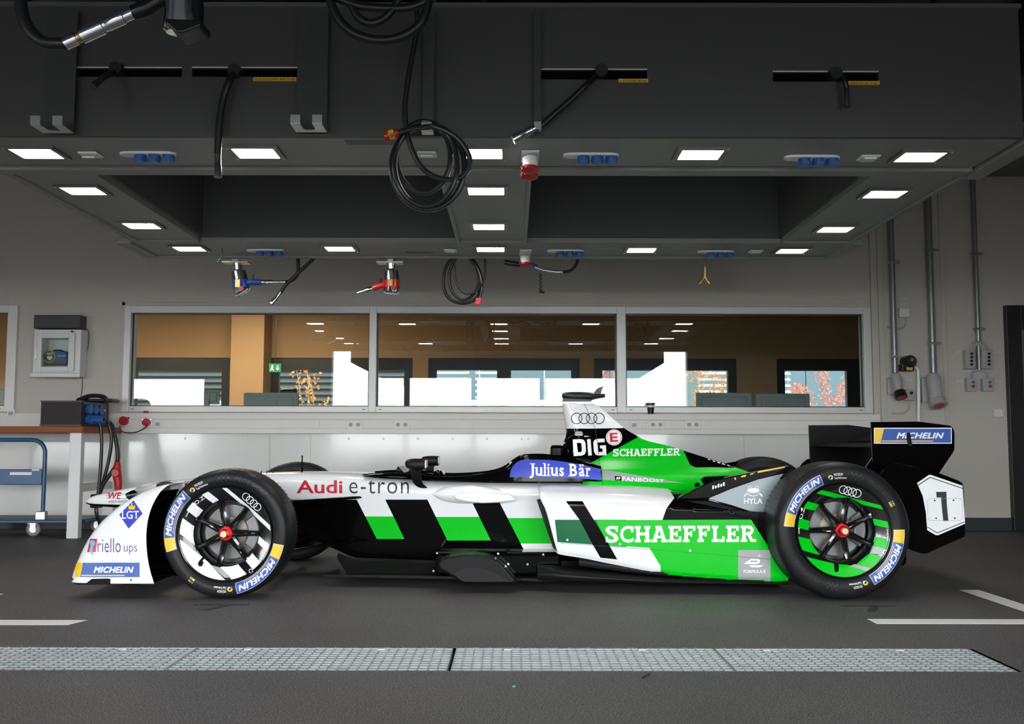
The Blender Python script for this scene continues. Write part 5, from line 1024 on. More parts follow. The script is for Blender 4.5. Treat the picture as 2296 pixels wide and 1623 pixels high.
# camera pod
rows = []
for (x, h0, h1, d) in ((1260, 889, 884, .015), (1262, 893, 881, .03), (1275, 897, 879, .045), (1300, 898, 878.5, .05), (1325, 897, 880, .042), (1338, 894, 882.5, .03), (1355, 891.5, 882.5, .014), (1356, 891, 883, .012)):
    a, b = onY(x, h0, YC), onY(x, h1, YC); cz, hz = (a.z + b.z) / 2, (b.z - a.z) / 2; rows.append([(a.x, YC + d * math.cos(q), cz + hz * math.sin(q)) for q in [2 * math.pi * k / 16 for k in range(17)]])
V, Fc, n, m = loft(rows, 3, 1); Fc += [tuple(range(m - 1)), tuple(range((n - 1) * m, n * m - 1))]; podc = link('camera_pod', V, Fc, M_black, car, smooth=True, angle=60)
MB().prism([onY(x, y, YC - .004) for x, y in ((1331, 881.5), (1338, 872), (1345, 868), (1354, 866.5), (1350, 872), (1347.5, 882.5))], (0, .008, 0)).build('pod_fin', M_black, podc); MB().prism([onY(x, y, YC - .04) for x, y in ((1263, 893), (1329, 896), (1325, 900.5), (1262, 900.5))], (0, .08, 0)).build('pod_foot', M_black, podc); MB().prism([onY(x, y, YC - .04) for x, y in ((1262, 900), (1326, 900), (1326, 905), (1262, 905))], (0, .08, 0)).build('pod_plinth', C_white, podc)
# black roll-hoop block in front of the fin
a, b = onY(1234, 1027, YC - .12), onY(1264, 998, YC - .12); MB().box(a.x, b.x, YC - .12, YC + .12, a.z, b.z).build('roll_hoop_pad', C_black, car, bevel=.018, segs=3)
# ---------------------------------------------------------------- sidepods
def sp(xt, xb, top, it, bot, Y=5.2, inset=0, belt=1150):
    T, B = onY(xt, top, Y + .06), onY(xb, bot, Y); zt, zb = T.z, B.z - 0; I = onY(xt, it, YC - .33)
    mid = onY((xt * .6 + xb * .4), belt, Y)
    return [(T.x, YC - .33, I.z - inset), (T.x, Y + .2, (I.z * .45 + zt * .55) + .012 - inset), (T.x, Y + .085 + inset * .3, zt + .004 - inset), (T.x, Y + .03 + inset, zt - .015 - inset * .5), (mid.x * .3 + T.x * .7, Y + inset, zt - .05), (mid.x, Y - .003 + inset, mid.z), (B.x * .8 + mid.x * .2, Y + inset, zb + .05), (B.x, Y + .006 + inset, zb + .014 + inset * .6), (B.x, Y + .03 + inset, zb + inset * .3), (B.x, Y + .2, zb - .005)]
pods = [sp(1216, 1254, 1107, 1092, 1239, 5.2, .035), sp(1209, 1250, 1102, 1088, 1241, 5.2, .012), sp(1222, 1256, 1101, 1086, 1245, 5.2), sp(1300, 1310, 1103, 1086, 1254, 5.195), sp(1400, 1400, 1106, 1088, 1272, 5.19), sp(1500, 1500, 1114, 1094, 1290, 5.185), sp(1580, 1580, 1128, 1104, 1297, 5.18), sp(1660, 1660, 1147, 1122, 1302, 5.175), sp(1720, 1720, 1160, 1140, 1304, 5.175), sp(1768, 1768, 1170, 1155, 1305, 5.18)]
V, Fc, n, m = loft(pods, 5, 4); bm_pod = bvh_of(V, Fc); fm = []
for f in Fc:
    c = sum((V[j] for j in f), Vector()) / 4; x, y = toPx(c); fm.append(1 if (c.z > onY(1600, 1166, 5.2).z and x > 1500) else (2 if ((x > 1505 or (x > 1484 and y > 1240)) and c.z <= onY(1600, 1166, 5.2).z) else 0))
pod = pair('sidepod', V, Fc, None, car, smooth=True, mats=[C_white, C_black, C_green], fmat=fm)
sd = lambda nm, sh, mm, ly=1, step=9: decal(nm, sh, bm_pod, mm, pod, ly, step)
sd('white_field', poly2d([(1420, 1086), (1500, 1098), (1512, 1117), (1495, 1140), (1484, 1166), (1420, 1166)]), C_white); sd('white_field', poly2d([(1400, 1226), (1456, 1228), (1478, 1263), (1478, 1290), (1400, 1275)]), C_white, 1)
sd('black_field', poly2d([(1485, 1166.5), (1494, 1140), (1512, 1117), (1520, 1117), (1770, 1167), (1770, 1168)]), C_black, 2); sd('black_field', poly2d([(1684, 1165), (1768, 1165), (1768, 1296)]), C_black, 2)
sd('dark_green_field', poly2d([(1244, 1165), (1405, 1165), (1405, 1226), (1250, 1215)]), C_dgreen, 1); sd('green_field', poly2d([(1336, 1166), (1684, 1164.5), (1726, 1236), (1768, 1312), (1500, 1300), (1478, 1264), (1456, 1228), (1364, 1222)]), C_green, 3)
sd('black_flash', poly2d([(1269, 1124), (1306, 1124), (1362, 1215), (1384, 1254), (1346, 1250), (1328, 1219), (1300, 1166)]), C_black, 4)
sd('lettering', xf2d(fit(slab_text('SCHAEFFLER'), 1357, 1695, 1216.5, 1178.5), lambda x, y: (x, y - (x - 1357) * .004)), C_wprint, 4, 14)
sd('grey_field', rect(1655, 1233, 1727, 1303), C_grey, 4); sd('lettering', fit(text2d('FORMULA-E', .02), 1667, 1716, 1284.5, 1277), C_wprint, 5, 14)
sd('sponsor_emblem', merge2d(poly2d([(1667, 1264), (1683, 1252.5), (1699, 1252.5), (1703, 1254.5), (1704, 1258), (1701, 1262.5), (1694, 1264.5)]), poly2d([(1679, 1267), (1713, 1266.5), (1703, 1271.5), (1684, 1271.5)]), ring2d(1702, 1245.5, 2.2, .9, 14)), C_wprint, 5, 14); sd('emblem_slot', poly2d([(1683, 1256.5), (1697, 1256.3), (1698, 1258), (1696, 1259.6), (1680, 1260)]), C_grey, 6, 14)
sd('seam', poly2d([(1256, 1216.5), (1480, 1233), (1730, 1253), (1730, 1253.7), (1480, 1233.7), (1256, 1217.2)]), C_ink, 6)
for x, y in ((1272, 1210), (1390, 1219.5), (1547, 1234)): sd('rivet', disc2d(x, y, 2.4, 12), M_steel, 6, 0)
# dark splitter vane at the pod mouth, and the mouth itself
MB().prism([onY(x, y, 5.30) for x, y in ((1203, 1120), (1224, 1116), (1238, 1150), (1252, 1238), (1240, 1228))], (0, .02, 0)).build('intake_vane', C_carbon, car, bevel=.003)
mo = MB(); q = [Vector(p) for p in pods[0]]; mo.add(q, [tuple(range(len(q)))]); pair('intake_mouth', mo.v, mo.f, C_black, car)
# carbon tube under the pod and floor edge
def tubes(nm, pts, r, mm, n=12): o = MB(); o.tube(crom([onY(x, y, Y) for x, y, Y in pts], 6), r, n); V2, F2 = mirrored(o.v, o.f); return link(nm, V2, F2, mm, car, smooth=True)
rows = []
for (x, y0, y1, Y) in ((1298, 1246, 1270, 5.24), (1360, 1254, 1278, 5.215), (1430, 1266, 1287, 5.2), (1498, 1272, 1293, 5.19)):
    a, b = onY(x, y0, Y), onY(x, y1, Y); rows.append([(a.x, Y + .12, a.z + .01), (a.x, Y + .05, a.z), (a.x, Y + .01, a.z * .7 + b.z * .3), (b.x, Y, a.z * .35 + b.z * .65), (b.x, Y + .02, b.z), (b.x, Y + .1, b.z)])
V, Fc, n, m = loft(rows, 5, 4); pair('pod_undercut', V, Fc, C_carbon2, car, smooth=True)
rows = []
for (x, y0, y1, Y) in ((1205, 1272, 1302, 5.26), (1240, 1273, 1304, 5.22), (1300, 1280, 1306, 5.19), (1400, 1289, 1308, 5.175), (1500, 1297, 1310, 5.165), (1620, 1302, 1311, 5.16), (1768, 1305, 1312, 5.16)):
    a, b = onY(x, y0, Y), onY(x, y1, Y); rows.append([(a.x, Y + .1, a.z), (a.x, Y + .03, a.z), (a.x, Y, (a.z + b.z) / 2), (b.x, Y + .02, b.z), (b.x, Y + .1, b.z)])
V, Fc, n, m = loft(rows, 5, 4); pair('floor_edge', V, Fc, C_carbon, car, smooth=True)
# floor tray and splitter
zf = .052; out = [onZ(718, 1294, zf)]; 
tray = [(onY(722, 1294, 5.42).x, 5.42), (onY(972, 1298, 5.36).x, 5.36), (onY(1205, 1302, 5.27).x, 5.27), (onY(1768, 1305, 5.19).x, 5.19), (onY(1768, 1305, 5.19).x, YC), (onY(760, 1294, 5.42).x, YC)]
o = MB().prism([(x, y, zf) for x, y in tray], (0, 0, .014)); V2, F2 = mirrored(o.v, o.f); link('floor_tray', V2, F2, C_carbon, car)
rows = []
for (x, y0, y1) in ((757, 1240, 1288), (790, 1250, 1288), (880, 1254, 1289), (985, 1258, 1290)):
    Y0 = YC - .33; a, b = onY(x, y0, Y0), onY(x, y1, Y0 - .08); rows.append([(a.x, Y0 + .02, a.z), (a.x, Y0, a.z * .7 + b.z * .3), (b.x + (.05 if x < 780 else 0), Y0 - .07, b.z)])
V, Fc, n, m = loft(rows, 4, 4); pair('keel_panel', V, Fc, C_carbon, car, smooth=True)
# barge board with its inset panel
bbp = [(983, 1264), (988, 1256), (1005, 1249), (1035, 1244), (1065, 1243), (1092, 1247), (1112, 1255), (1130, 1270), (1146, 1289), (1162, 1308), (1050, 1308), (1034, 1306), (1021, 1297), (984, 1276)]
o = MB().prism([onY(x, y, 5.19) for x, y in bbp], (0, .16, 0)); bb = pair('barge_board', o.v, o.f, C_carbon, car, bevel=.012, segs=3)
o = MB().prism([onY(x, y, 5.183) for x, y in ((1019, 1284), (1035, 1277), (1058, 1271), (1078, 1272), (1098, 1278), (1125, 1291), (1148, 1304), (1040, 1304), (1028, 1297))], (0, .006, 0)); link('inset_panel', o.v, o.f, C_carbon2, bb)
MB().box(onY(975, 1280, 5.36).x, onY(1260, 1280, 5.36).x, 5.36, YC, onY(1100, 1292, 5.36).z, onY(1100, 1238, 5.36).z).build('lower_tub', C_black, car, bevel=.02)
for x, y in ((1117, 1241), (1183, 1265), (1140, 1264), (1218, 1243), (980, 1240), (972, 1280)): p = onY(x, y, 5.357); MB().lathe([(-.003, .001), (-.003, .006), (.01, .006)], p, (0, 1, 0), n=10).build('floor_bolt', M_chrome, car)
# ---------------------------------------------------------------- winglet ahead of the rear wheel
YWg = 5.24
wl_ = thing_ = None
def both(nm, o, mm, par=None, **k): return pair(nm, o.v, o.f, mm, par or car, **k)
panel = [(1587, 1116), (1640, 1095), (1700, 1074), (1757, 1061), (1747, 1076), (1737, 1098), (1728, 1128), (1720, 1158), (1690, 1148), (1640, 1133), (1596, 1121)]
wing_p = both('winglet_panel', MB().prism([onY(x, y, YWg) for x, y in panel], (0, .02, 0)), C_silver)
topb = [(1516, 1119), (1560, 1096), (1600, 1077), (1650, 1066), (1700, 1057), (1772, 1044.5), (1775, 1047), (1764, 1060), (1700, 1075), (1640, 1096), (1590, 1117), (1560, 1119)]
wing_t = both('winglet_blade', MB().prism([onY(x, y, YWg - .012) for x, y in topb], (0, .06, 0)), C_black, bevel=.006)
lowb = [(1500, 1119), (1590, 1118), (1640, 1132), (1720, 1158), (1722, 1168), (1640, 1160), (1560, 1150), (1495, 1142)]
both('winglet_shoulder', MB().prism([onY(x, y, YWg - .02) for x, y in lowb], (0, .12, 0)), C_black, bevel=.025, segs=4)
for s_ in (((1700, 1056), (1761, 1045.5), (1759, 1048.5), (1698, 1060.5)), ((1683, 1062), (1694, 1059), (1688, 1063), (1681, 1065)), ((1664, 1066), (1674, 1064), (1671, 1069), (1660, 1070)), ((1645, 1071), (1650, 1070), (1650, 1076), (1648, 1076))): flat_print('yellow_stripe', poly2d(s_), C_yel, wing_t, YWg - .0125)
flat_print('lettering', xf2d(fit(text2d('ŠIMI', .03), 0, 30, 0, 9), lambda x, y: (1594 + x, 1088 - x * .38 - y)) if False else xf2d(merge2d(*[rect(k * 6, 0, k * 6 + 4, 8 - k % 2 * 2) for k in range(5)]), lambda x, y: (1597 + x, 1097 - x * .3 - y)), C_wprint, wing_t, YWg - .0125)
fw = lambda nm, sh: flat_print(nm, sh, C_wprint, wing_p, YWg)
fw('lettering', fit(text2d('HYLA', .03), 1668, 1710, 1129.5, 1117)); fw('frog_emblem', union2d(merge2d(xf2d(disc2d(0, 0, 1, 20), lambda x, y: (1689 + x * 14, 1099.5 + y * 5.5)), ring2d(1682, 1093.5, 4.2, 1.3, 18), ring2d(1697, 1093.5, 4.2, 1.3, 18), poly2d([(1672, 1112), (1668.5, 1115), (1669, 1109), (1675, 1104.5), (1676.5, 1106)]), poly2d([(1706, 1112), (1709.5, 1115), (1709, 1109), (1703, 1104.5), (1701.5, 1106)]), poly2d([(1676, 1105), (1683, 1110), (1689, 1111.5), (1696, 1110), (1702, 1105), (1703, 1106), (1697, 1111.5), (1689, 1113), (1682, 1111.5), (1675, 1106)]))))
# green rear flank seen between winglet and wheel, gearbox bulk
fl = [(1690, 1075), (1765, 1075), (1752, 1110), (1735, 1117), (1700, 1110)]; both('rear_flank', MB().prism([onY(x, y, YC - .24) for x, y in fl], (0, .03, 0)), C_green)
MB().box(onY(1560, 1100, 5.5).x, onY(2040, 1100, 5.6).x, YC - .22, YC + .22, .08, onY(1700, 1068, 5.6).z).build('gearbox_case', C_black, car, bevel=.04, segs=3)
MB().box(onY(1700, 1100, 5.3).x, onY(1772, 1100, 5.3).x, 5.27, 2 * YC - 5.27, .07, onY(1700, 1160, 5.3).z).build('rear_bulkhead', C_black, car, bevel=.02)
# ---------------------------------------------------------------- rear wing and rear fairing with the number plate
YE = 5.303
ep = [(1953, 946), (2060, 945), (2130, 954), (2137, 960), (2140, 970), (2140, 1008), (2137, 1014), (2098, 1072), (1982, 1072), (1959, 1048), (1957, 1040)]
epo = MB().prism([onY(x, y, YE) for x, y in ep], (0, .012, 0)); e1 = link('wing_endplate', epo.v, epo.f, C_black, car)
o2 = MB(); o2.add([Vector((v.x, 2 * YC - v.y, v.z)) for v in epo.v], [tuple(reversed(f)) for f in epo.f]); e2 = link('wing_endplate', o2.v, o2.f, C_carbon, car)
michelin_banner('', 1959.5, 2134, 959, 994.5, lambda nm, sh, mm, ly: flat_print(nm, sh, mm, e1, YE, .0012 * ly))
flat_print('wing_mark', poly2d([(2032, 973), (2035, 969), (2041, 971), (2043, 985), (2046, 997), (2042, 1001), (2036, 999), (2033, 985)]), C_carbon, e1, YE, .006)
for dx, dz in ((1966, 1000), (2040, 985)): pass
def plane(nm, x0, x1, y0, y1, th_): 
    a, b = onY(x0, y0, YE), onY(x1, y1, YE); rows = []
    for Y in (YE + .012, 2 * YC - YE - .012):
        L = b.x - a.x; rows.append([(a.x + L * t, Y, a.z + (b.z - a.z) * t + th_ * s) for t, s in ((1, 0), (.7, .35), (.35, .75), (.08, .5), (0, 0), (.08, -.35), (.35, -.5), (.7, -.2), (1, 0))])
    V, Fc, n, m = loft(rows, 3, 3); return link(nm, V, Fc, C_carbon, car, smooth=True)
plane('wing_main_plane', 1958, 2070, 1003, 992, .016); plane('wing_flap', 2060, 2128, 990, 962, .012); plane('beam_wing', 1990, 2060, 1072, 1060, .016)
for y in (YC - .1, YC + .1): MB().prism([(onY(1985, 1000, YC).x, y, onY(1985, 1004, YC).z), (onY(2040, 1000, YC).x, y, onY(2040, 1004, YC).z), (onY(2000, 1090, YC).x, y, onY(2000, 1090, YC).z), (onY(1930, 1090, YC).x, y, onY(1930, 1090, YC).z)], (0, .012, 0)).build('wing_pylon', C_carbon, car)
YR = 5.13
rf = [(1960, 1085), (1985, 1052), (1997, 1042), (2010, 1038), (2030, 1042), (2108, 1061), (2150, 1077), (2159, 1083), (2162, 1092), (2166, 1198), (2163, 1204), (2082, 1240), (2072, 1242), (2050, 1236), (1960, 1190)]
rfo = MB().prism([onY(x, y, YR) for x, y in rf], (0, .03, 0)); rp = link('rear_fairing', rfo.v, rfo.f, C_black, car, bevel=.008); o2 = MB(); o2.add([Vector((v.x, 2 * YC - v.y, v.z)) for v in rfo.v], [tuple(reversed(f)) for f in rfo.f]); link('rear_fairing', o2.v, o2.f, C_black, car, bevel=.008)
MB().box(onY(2010, 1100, YR).x, onY(2150, 1100, YR).x, YR + .032, 2 * YC - YR - .032, onY(2100, 1200, YR).z, onY(2100, 1085, YR).z).build('rear_crossbox', C_black, car, bevel=.02)
fp = lambda nm, sh, mm, l=1: flat_print(nm, sh, mm, rp, YR, .0012 * l)
hexo = [(2056, 1083), (2083, 1064.5), (2087, 1064.5), (2158, 1089), (2164, 1174), (2104, 1199.5), (2098, 1199.5), (2079, 1188.5), (2076, 1150), (2069, 1112)]
fp('number_panel', poly2d(hexo), C_wprint)
fp('panel_line', poly2d([(2057.5, 1087), (2084, 1069.5), (2087, 1069.5), (2158.5, 1094), (2158.6, 1096), (2087, 1071.5), (2085, 1071.5), (2058.5, 1089)]), C_ink, 2); fp('panel_line', poly2d([(2079, 1182), (2100, 1195), (2103, 1195), (2163.5, 1170.5), (2163.3, 1168.8), (2103, 1193.2), (2100.5, 1193.2), (2079, 1180.3)]), C_ink, 2)
fp('race_number', poly2d([(2099, 1102.5), (2122, 1102.5), (2123, 1130), (2126.5, 1168), (2115, 1168), (2112, 1140), (2110, 1115), (2100, 1115.5)]), C_ink, 2)
rr_ = []; 
for cx, cy, a0 in ((2151, 1124, 0), (2087, 1124, 90), (2087, 1160, 180), (2151, 1160, 270)): rr_ += [(cx + 7 * math.cos(math.radians(a0 + 15 * k)), cy - 7 * math.sin(math.radians(a0 + 15 * k))) for k in range(7)]
mx, my = 2119, 1142; inn = [(mx + (x - mx) * .985, my + (y - my) * .972) for x, y in rr_]; nn_ = len(rr_)
fp('hatch_outline', (rr_ + inn, [(k, (k + 1) % nn_, nn_ + (k + 1) % nn_, nn_ + k) for k in range(nn_)]), C_grey, 3)
for x, y in ((2096, 1122), (2138, 1121.5), (2099, 1162), (2141, 1161.5)): fp('hatch_bolt', disc2d(x, y, 2, 10), C_ink, 3)
# ---------------------------------------------------------------- front wing: wheel fairing shells, arch and main plane
fr_l = [(1308, 147, 345), (1300, 147, 343), (1280, 153, 337), (1250, 165, 331), (1215, 183, 328), (1185, 204, 329), (1160, 228, 333), (1135, 258, 341), (1112, 296, 353), (1098, 326, 364), (1088, 358, 377), (1084, 374, 390)]
rows = []
for k, (py, xf, xr) in enumerate(fr_l):
    t = k / (len(fr_l) - 1); Yo = 4.985 + .22 * t ** 2.2; Yi = 5.32 + .06 * t; z = onY(250, py, Yo).z; F_, R_ = onY(xf, py, Yo).x, onY(xr, py, Yo).x; L = R_ - F_
    rows.append([(R_, Yo, z), (R_ - L * .3, Yo - .004, z), (F_ + L * .3, Yo + .004, z), (F_ + L * .1, Yo + .02, z), (F_ + .002, Yo + .07, z), (F_ + L * .03 + .01, Yo + .16, z), (F_ + L * .12 + .02, Yi - .05, z), (F_ + L * .4 + .02, Yi, z), (R_ + .01, Yi, z)])
V, Fc, n, m = loft(rows, 4, 4); Fc.append(tuple(range((n - 1) * m, n * m))); bm_fw = bvh_of(V, Fc); Vi = [v.copy() for v in V]; fwg = pair('front_fairing', V, Fc, C_white, car, smooth=True)
# black inner lining, a little inside the shell
rows2 = [[Vector(p) for p in r] for r in rows]; R2 = []
for r in rows2:
    c = sum(r, Vector()) / len(r); R2.append([Vector((p.x + (.012 if i not in (0, len(r) - 1) else -.001), p.y + (.008 if p.y < c.y else -.008), p.z - .006)) for i, p in enumerate(r)])
R2 = R2[:-2]
V, Fc, n, m = loft(R2, 4, 4); Fc.append(tuple(range((n - 1) * m, n * m))); pair('fairing_lining', V, Fc, C_black, car, smooth=True)
fd = lambda nm, sh, mm, ly=1, step=10: decal(nm, sh, bm_fw, mm, fwg, ly, step)
fd('diamond_badge', poly2d([(299.5, 1122), (320, 1151.5), (288.5, 1185), (267.5, 1154)]), C_blue, 1); fd('lettering', fit(text2d('LGT', .01), 274, 312, 1163.5, 1145.5), C_wprint, 2)
fd('crown_emblem', merge2d(poly2d([(289, 1142.5), (302.5, 1142.5), (304, 1132), (300, 1136), (296, 1130), (291.5, 1136), (288, 1132)]), disc2d(296, 1129, 1.6, 10)), C_yel, 2)
fd('square_mark', poly2d([(203, 1208), (218.5, 1208), (215, 1238), (195.5, 1238)]), C_red, 1); fd('wave_mark', poly2d([(202, 1214), (206, 1211), (213, 1213), (214, 1218), (208, 1228), (207, 1238), (213, 1247), (204, 1242), (201, 1235), (204, 1225), (210, 1217), (206, 1215)]), mat('cyan_print', (.12, .45, .70), .4), 2)
fd('lettering', fit(text2d('riello', .0, 0, 1.05), 219, 271, 1238.5, 1207), mat('violet_print', (.09, .07, .22), .4), 1); fd('lettering', fit(text2d('ups', -.005), 278, 308, 1243, 1223), MATS['violet_print'], 1)
def put_f(nm, sh, mm, ly):
    if nm != 'banner': fd(nm, sh, mm, ly)
michelin_banner('', 168, 315, 1259, 1296, put_f)
for x, y in ((163, 1298.5), (294, 1300)): fd('fixing_hole', disc2d(x, y, 2.3, 12), C_ink, 1, 0)
both('skid_block', MB().prism([onY(x, y, 4.98) for x, y in ((190, 1310), (205, 1298), (240, 1297), (247, 1298), (247, 1310))], (0, .1, 0)), C_carbon)
both('fairing_foot', MB().prism([onY(x, y, 4.99) for x, y in ((160, 1307), (343, 1307), (338, 1310), (175, 1311))], (0, .3, 0)), C_carbon)
# arch from nose to fairing
rows = []
for (Y, x0, x1, y0, y1) in ((YC - .1, 305, 405, 1095, 1081), (YC - .22, 302, 403, 1098, 1081.5), (YC - .36, 306, 399, 1101, 1082.5), (YC - .5, 322, 395, 1099, 1083.5), (YC - .62, 350, 392, 1090, 1084.5)):
    a, b = onY(x0, y0, Y), onY(x1, y1, Y); rows.append([(a.x, Y, a.z), (a.x * .9 + b.x * .1, Y, a.z * .85 + b.z * .15 + .014), (a.x * .5 + b.x * .5, Y, (a.z + b.z) / 2 + .02), (b.x, Y, b.z), (a.x * .5 + b.x * .5, Y, (a.z + b.z) / 2 - .006), (a.x * .9 + b.x * .1, Y, a.z - .012), (a.x, Y, a.z)])
V, Fc, n, m = loft(rows, 4, 3); V2, F2 = mirrored(V, Fc); link('front_wing_arch', V2, F2, C_white, car, smooth=True)
rows = [[(onY(x + dx, 1290, 5.2).x, Y, z) for dx, z in ((0, .10), (60, .115), (140, .12), (140, .112), (60, .1), (0, .1))] for Y, x in ((5.31, 200), (5.6, 190), (YC, 185))]
V, Fc, n, m = loft(rows, 3, 3); V2, F2 = mirrored(V, Fc); link('front_wing_plane', V2, F2, C_carbon, car, smooth=True)
# ------------------------------------------------------------------ wheels
def clip_ring(polys, r0, r1, notch=None):
    out = []
    for poly in polys:
        V = [Vector(p) for p in poly]; E = [(i, (i + 1) % len(poly)) for i in range(len(poly))]
        for r, k in ((r0, 72), (r1, 96)):
            b = len(V); V += [Vector((r * math.cos(2 * math.pi * i / k), r * math.sin(2 * math.pi * i / k))) for i in range(k)]; E += [(b + i, b + (i + 1) % k) for i in range(k)]
        if notch: b = len(V); V += [Vector(p) for p in notch]; E += [(b + i, b + (i + 1) % len(notch)) for i in range(len(notch))]
        v, e, f, *_ = delaunay_2d_cdt(V, E, [], 0, 1e-7)
        def inside(p, pl):
            c = False
            for i in range(len(pl)):
                a, b_ = pl[i], pl[i - 1]
                if (a[1] > p[1]) != (b_[1] > p[1]) and p[0] < (b_[0] - a[0]) * (p[1] - a[1]) / (b_[1] - a[1]) + a[0]: c = not c
            return c
        keep = []
        for t in f:
            c = ((v[t[0]][0] + v[t[1]][0] + v[t[2]][0]) / 3, (v[t[0]][1] + v[t[1]][1] + v[t[2]][1]) / 3); r = math.hypot(*c)
            if r0 < r < r1 and inside(c, poly) and not (notch and inside(c, notch)): keep.append(tuple(t))
        if keep: out.append(([(p[0], p[1]) for p in v], keep))
    return out
M_rim = mat('gloss_black_rim', (.006, .006, .006), .15, coat=.6); M_disc = mat('brake_disc_steel', (.17, .17, .168), .42, .5, var=.3, scale=40); M_bell = mat('disc_bell', (.22, .19, .14), .45, .4); M_nut = mat('red_anodised', (.5, .008, .012), .25, .5); M_hub = mat('hub_brass', (.62, .52, .34), .3, .6); M_cal = mat('caliper_grey', (.16, .16, .17), .3, .5)
def wheel(X, R, W, ang0, near=True, front=True):
    s = 1 if near else -1; Yf = YN if near else 2 * YC - YN; ax = (0, s, 0); c = Vector((X, Yf, R)); rr = .240
    k = W
    prof = [(.05, rr - .012), (.016, rr - .002), (.006, rr + .012), (.0, rr + (R - rr) * .35), (.001, rr + (R - rr) * .6), (.008, rr + (R - rr) * .8), (.022, R - .010), (.045, R - .003), (k * .35, R - .0005), (k * .5, R), (k * .65, R - .0005), (k - .045, R - .003), (k - .022, R - .010), (k - .008, rr + (R - rr) * .8), (k, rr + (R - rr) * .4), (k - .016, rr), (k - .05, rr - .012)]
    pp = [(p.x, p.y) for p in crom([Vector((a, b, 0)) for a, b in prof], 3)]
    o = MB().lathe(pp, c, ax, n=96, up=(1, 0, 0)); bv_t = bvh_of(o.v, o.f)
    ty = o.build('tyre', C_tyre, car, smooth=True, angle=60)
    gr = MB()
    for q in range(80):
        a = 2 * math.pi * q / 80
        for h0, h1, da in ((k * .12, k * .42, .02), (k * .58, k * .88, -.02)):
            d0 = Vector((math.cos(a), 0, math.sin(a))); d1 = Vector((math.cos(a + da), 0, math.sin(a + da))); tt = Vector((-math.sin(a), 0, math.cos(a))) * .0018
            p0, p1 = c + d0 * (R + .0006) + Vector((0, s * h0, 0)), c + d1 * (R + .0006) + Vector((0, s * h1, 0)); p0 -= d0 * (.0028 if h0 < k * .2 else 0)
            gr.add([p0 - tt, p0 + tt, p1 + tt, p1 - tt], [(0, 1, 2, 3)])
    go = gr.build('tread_grooves', M_ink, ty); go['kind'] = 'stuff'
    for h in (k * .5,): MB().lathe([(h - .004, R + .0003), (h + .004, R + .0003)], c, ax, n=96).build('tread_channel', M_ink, ty)
    ri, ro = .166, .2375
    ofs = .012
    face = [(ofs + .008, ro), (ofs - .004, ro - .003), (ofs - .003, ro - .006), (ofs + .001, ro - .008), (ofs + .014, ri + .012), (ofs + .022, ri)]
    fo = MB().lathe(face, c, ax, n=96, up=(1, 0, 0)); bv_r = bvh_of(fo.v, fo.f); rim = fo.build('rim', M_rim, ty, smooth=True, angle=40)
    MB().lathe([(ofs + .022, ri), (ofs + .03, ri - .004), (ofs + .08, ri - .012), (k - .04, ri - .006), (k - .01, ri + .03)], c, ax, n=72).build('rim_barrel', M_rim, ty, smooth=True)
    hz = .045
    for q in range(7):
        a = math.radians(ang0 + q * 360 / 7); d = Vector((math.cos(a), 0, math.sin(a))); t = Vector((-math.sin(a), 0, math.cos(a))); y = Vector((0, s, 0)); sp_ = MB(); rows = []
        for r, w, h, th_ in ((.022, .020, hz - .006, .03), (.06, .0175, hz + .002, .028), (.11, .0145, hz + .004, .026), (.150, .0135, hz - .006, .026), (.168, .016, hz - .016, .024)):
            rows.append([c + d * r - t * w + y * (h + th_), c + d * r - t * w + y * h, c + d * r - t * w * .35 + y * (h - .004), c + d * r + y * (h + .001), c + d * r + t * w * .35 + y * (h - .004), c + d * r + t * w + y * h, c + d * r + t * w + y * (h + th_)])
        V, Fc, n_, m_ = loft(rows, 3, 1); link('spoke', V, Fc, M_rim, ty, smooth=True, angle=25)
    MB().lathe([(hz + .04, .045), (hz, .042), (hz - .008, .03), (hz - .008, .001)], c, ax, n=28).build('hub', M_rim, ty, smooth=True)
    MB().lathe([(hz - .006, .036), (hz - .022, .036), (hz - .026, .031), (hz - .026, .024)], c, ax, n=32).build('nut_flange', M_nut, ty, smooth=True)
    MB().lathe([(hz - .024, .027), (hz - .048, .025), (hz - .05, .020), (hz - .05, .001)], c, ax, n=6).build('wheel_nut', M_nut, ty)
    MB().lathe([(hz - .049, .0165), (hz - .062, .0165), (hz - .064, .014), (hz - .064, .004), (hz - .061, .003), (hz - .061, .0005)], c, ax, n=24).build('hub_pin', M_hub, ty, smooth=True)
    hd = .135
    MB().lathe([(hd, .078), (hd, .137), (hd + .028, .137), (hd + .028, .078)], c, ax, n=48, close=True).build('brake_disc', M_disc, ty, smooth=True, angle=30)
    MB().lathe([(hd - .012, .001), (hd - .012, .055), (hd - .004, .082), (hd + .02, .082)], c, ax, n=40).build('disc_bell', M_bell, ty, smooth=True)
    for q in range(8):
        a = 2 * math.pi * q / 8; MB().lathe([(hd - .014, .0005), (hd - .014, .006), (hd - .004, .007)], c + Vector((.07 * math.cos(a), 0, .07 * math.sin(a))), ax, n=10).build('bobbin', M_steel, ty)
    ca = []
    for r in (.088, .148):
        for q in range(9): a = math.radians(-38 + 76 * q / 8) if r < .1 else math.radians(38 - 76 * q / 8); ca.append(c + Vector((r * math.cos(a), s * (hd - .03), r * math.sin(a))))
    MB().prism(ca, (0, s * .085, 0)).build('brake_caliper', M_cal, ty, bevel=.006)
    MB().lathe([(hd + .05, .001), (hd + .05, .16)], c, ax, n=32).build('back_plate', M_black, ty)
    return ty, rim, bv_t, bv_r, c
XF, RF_ = onY(503, 1204, YN).x, .325; XR_, RR_ = onY(1893, 1194, YN).x, .345
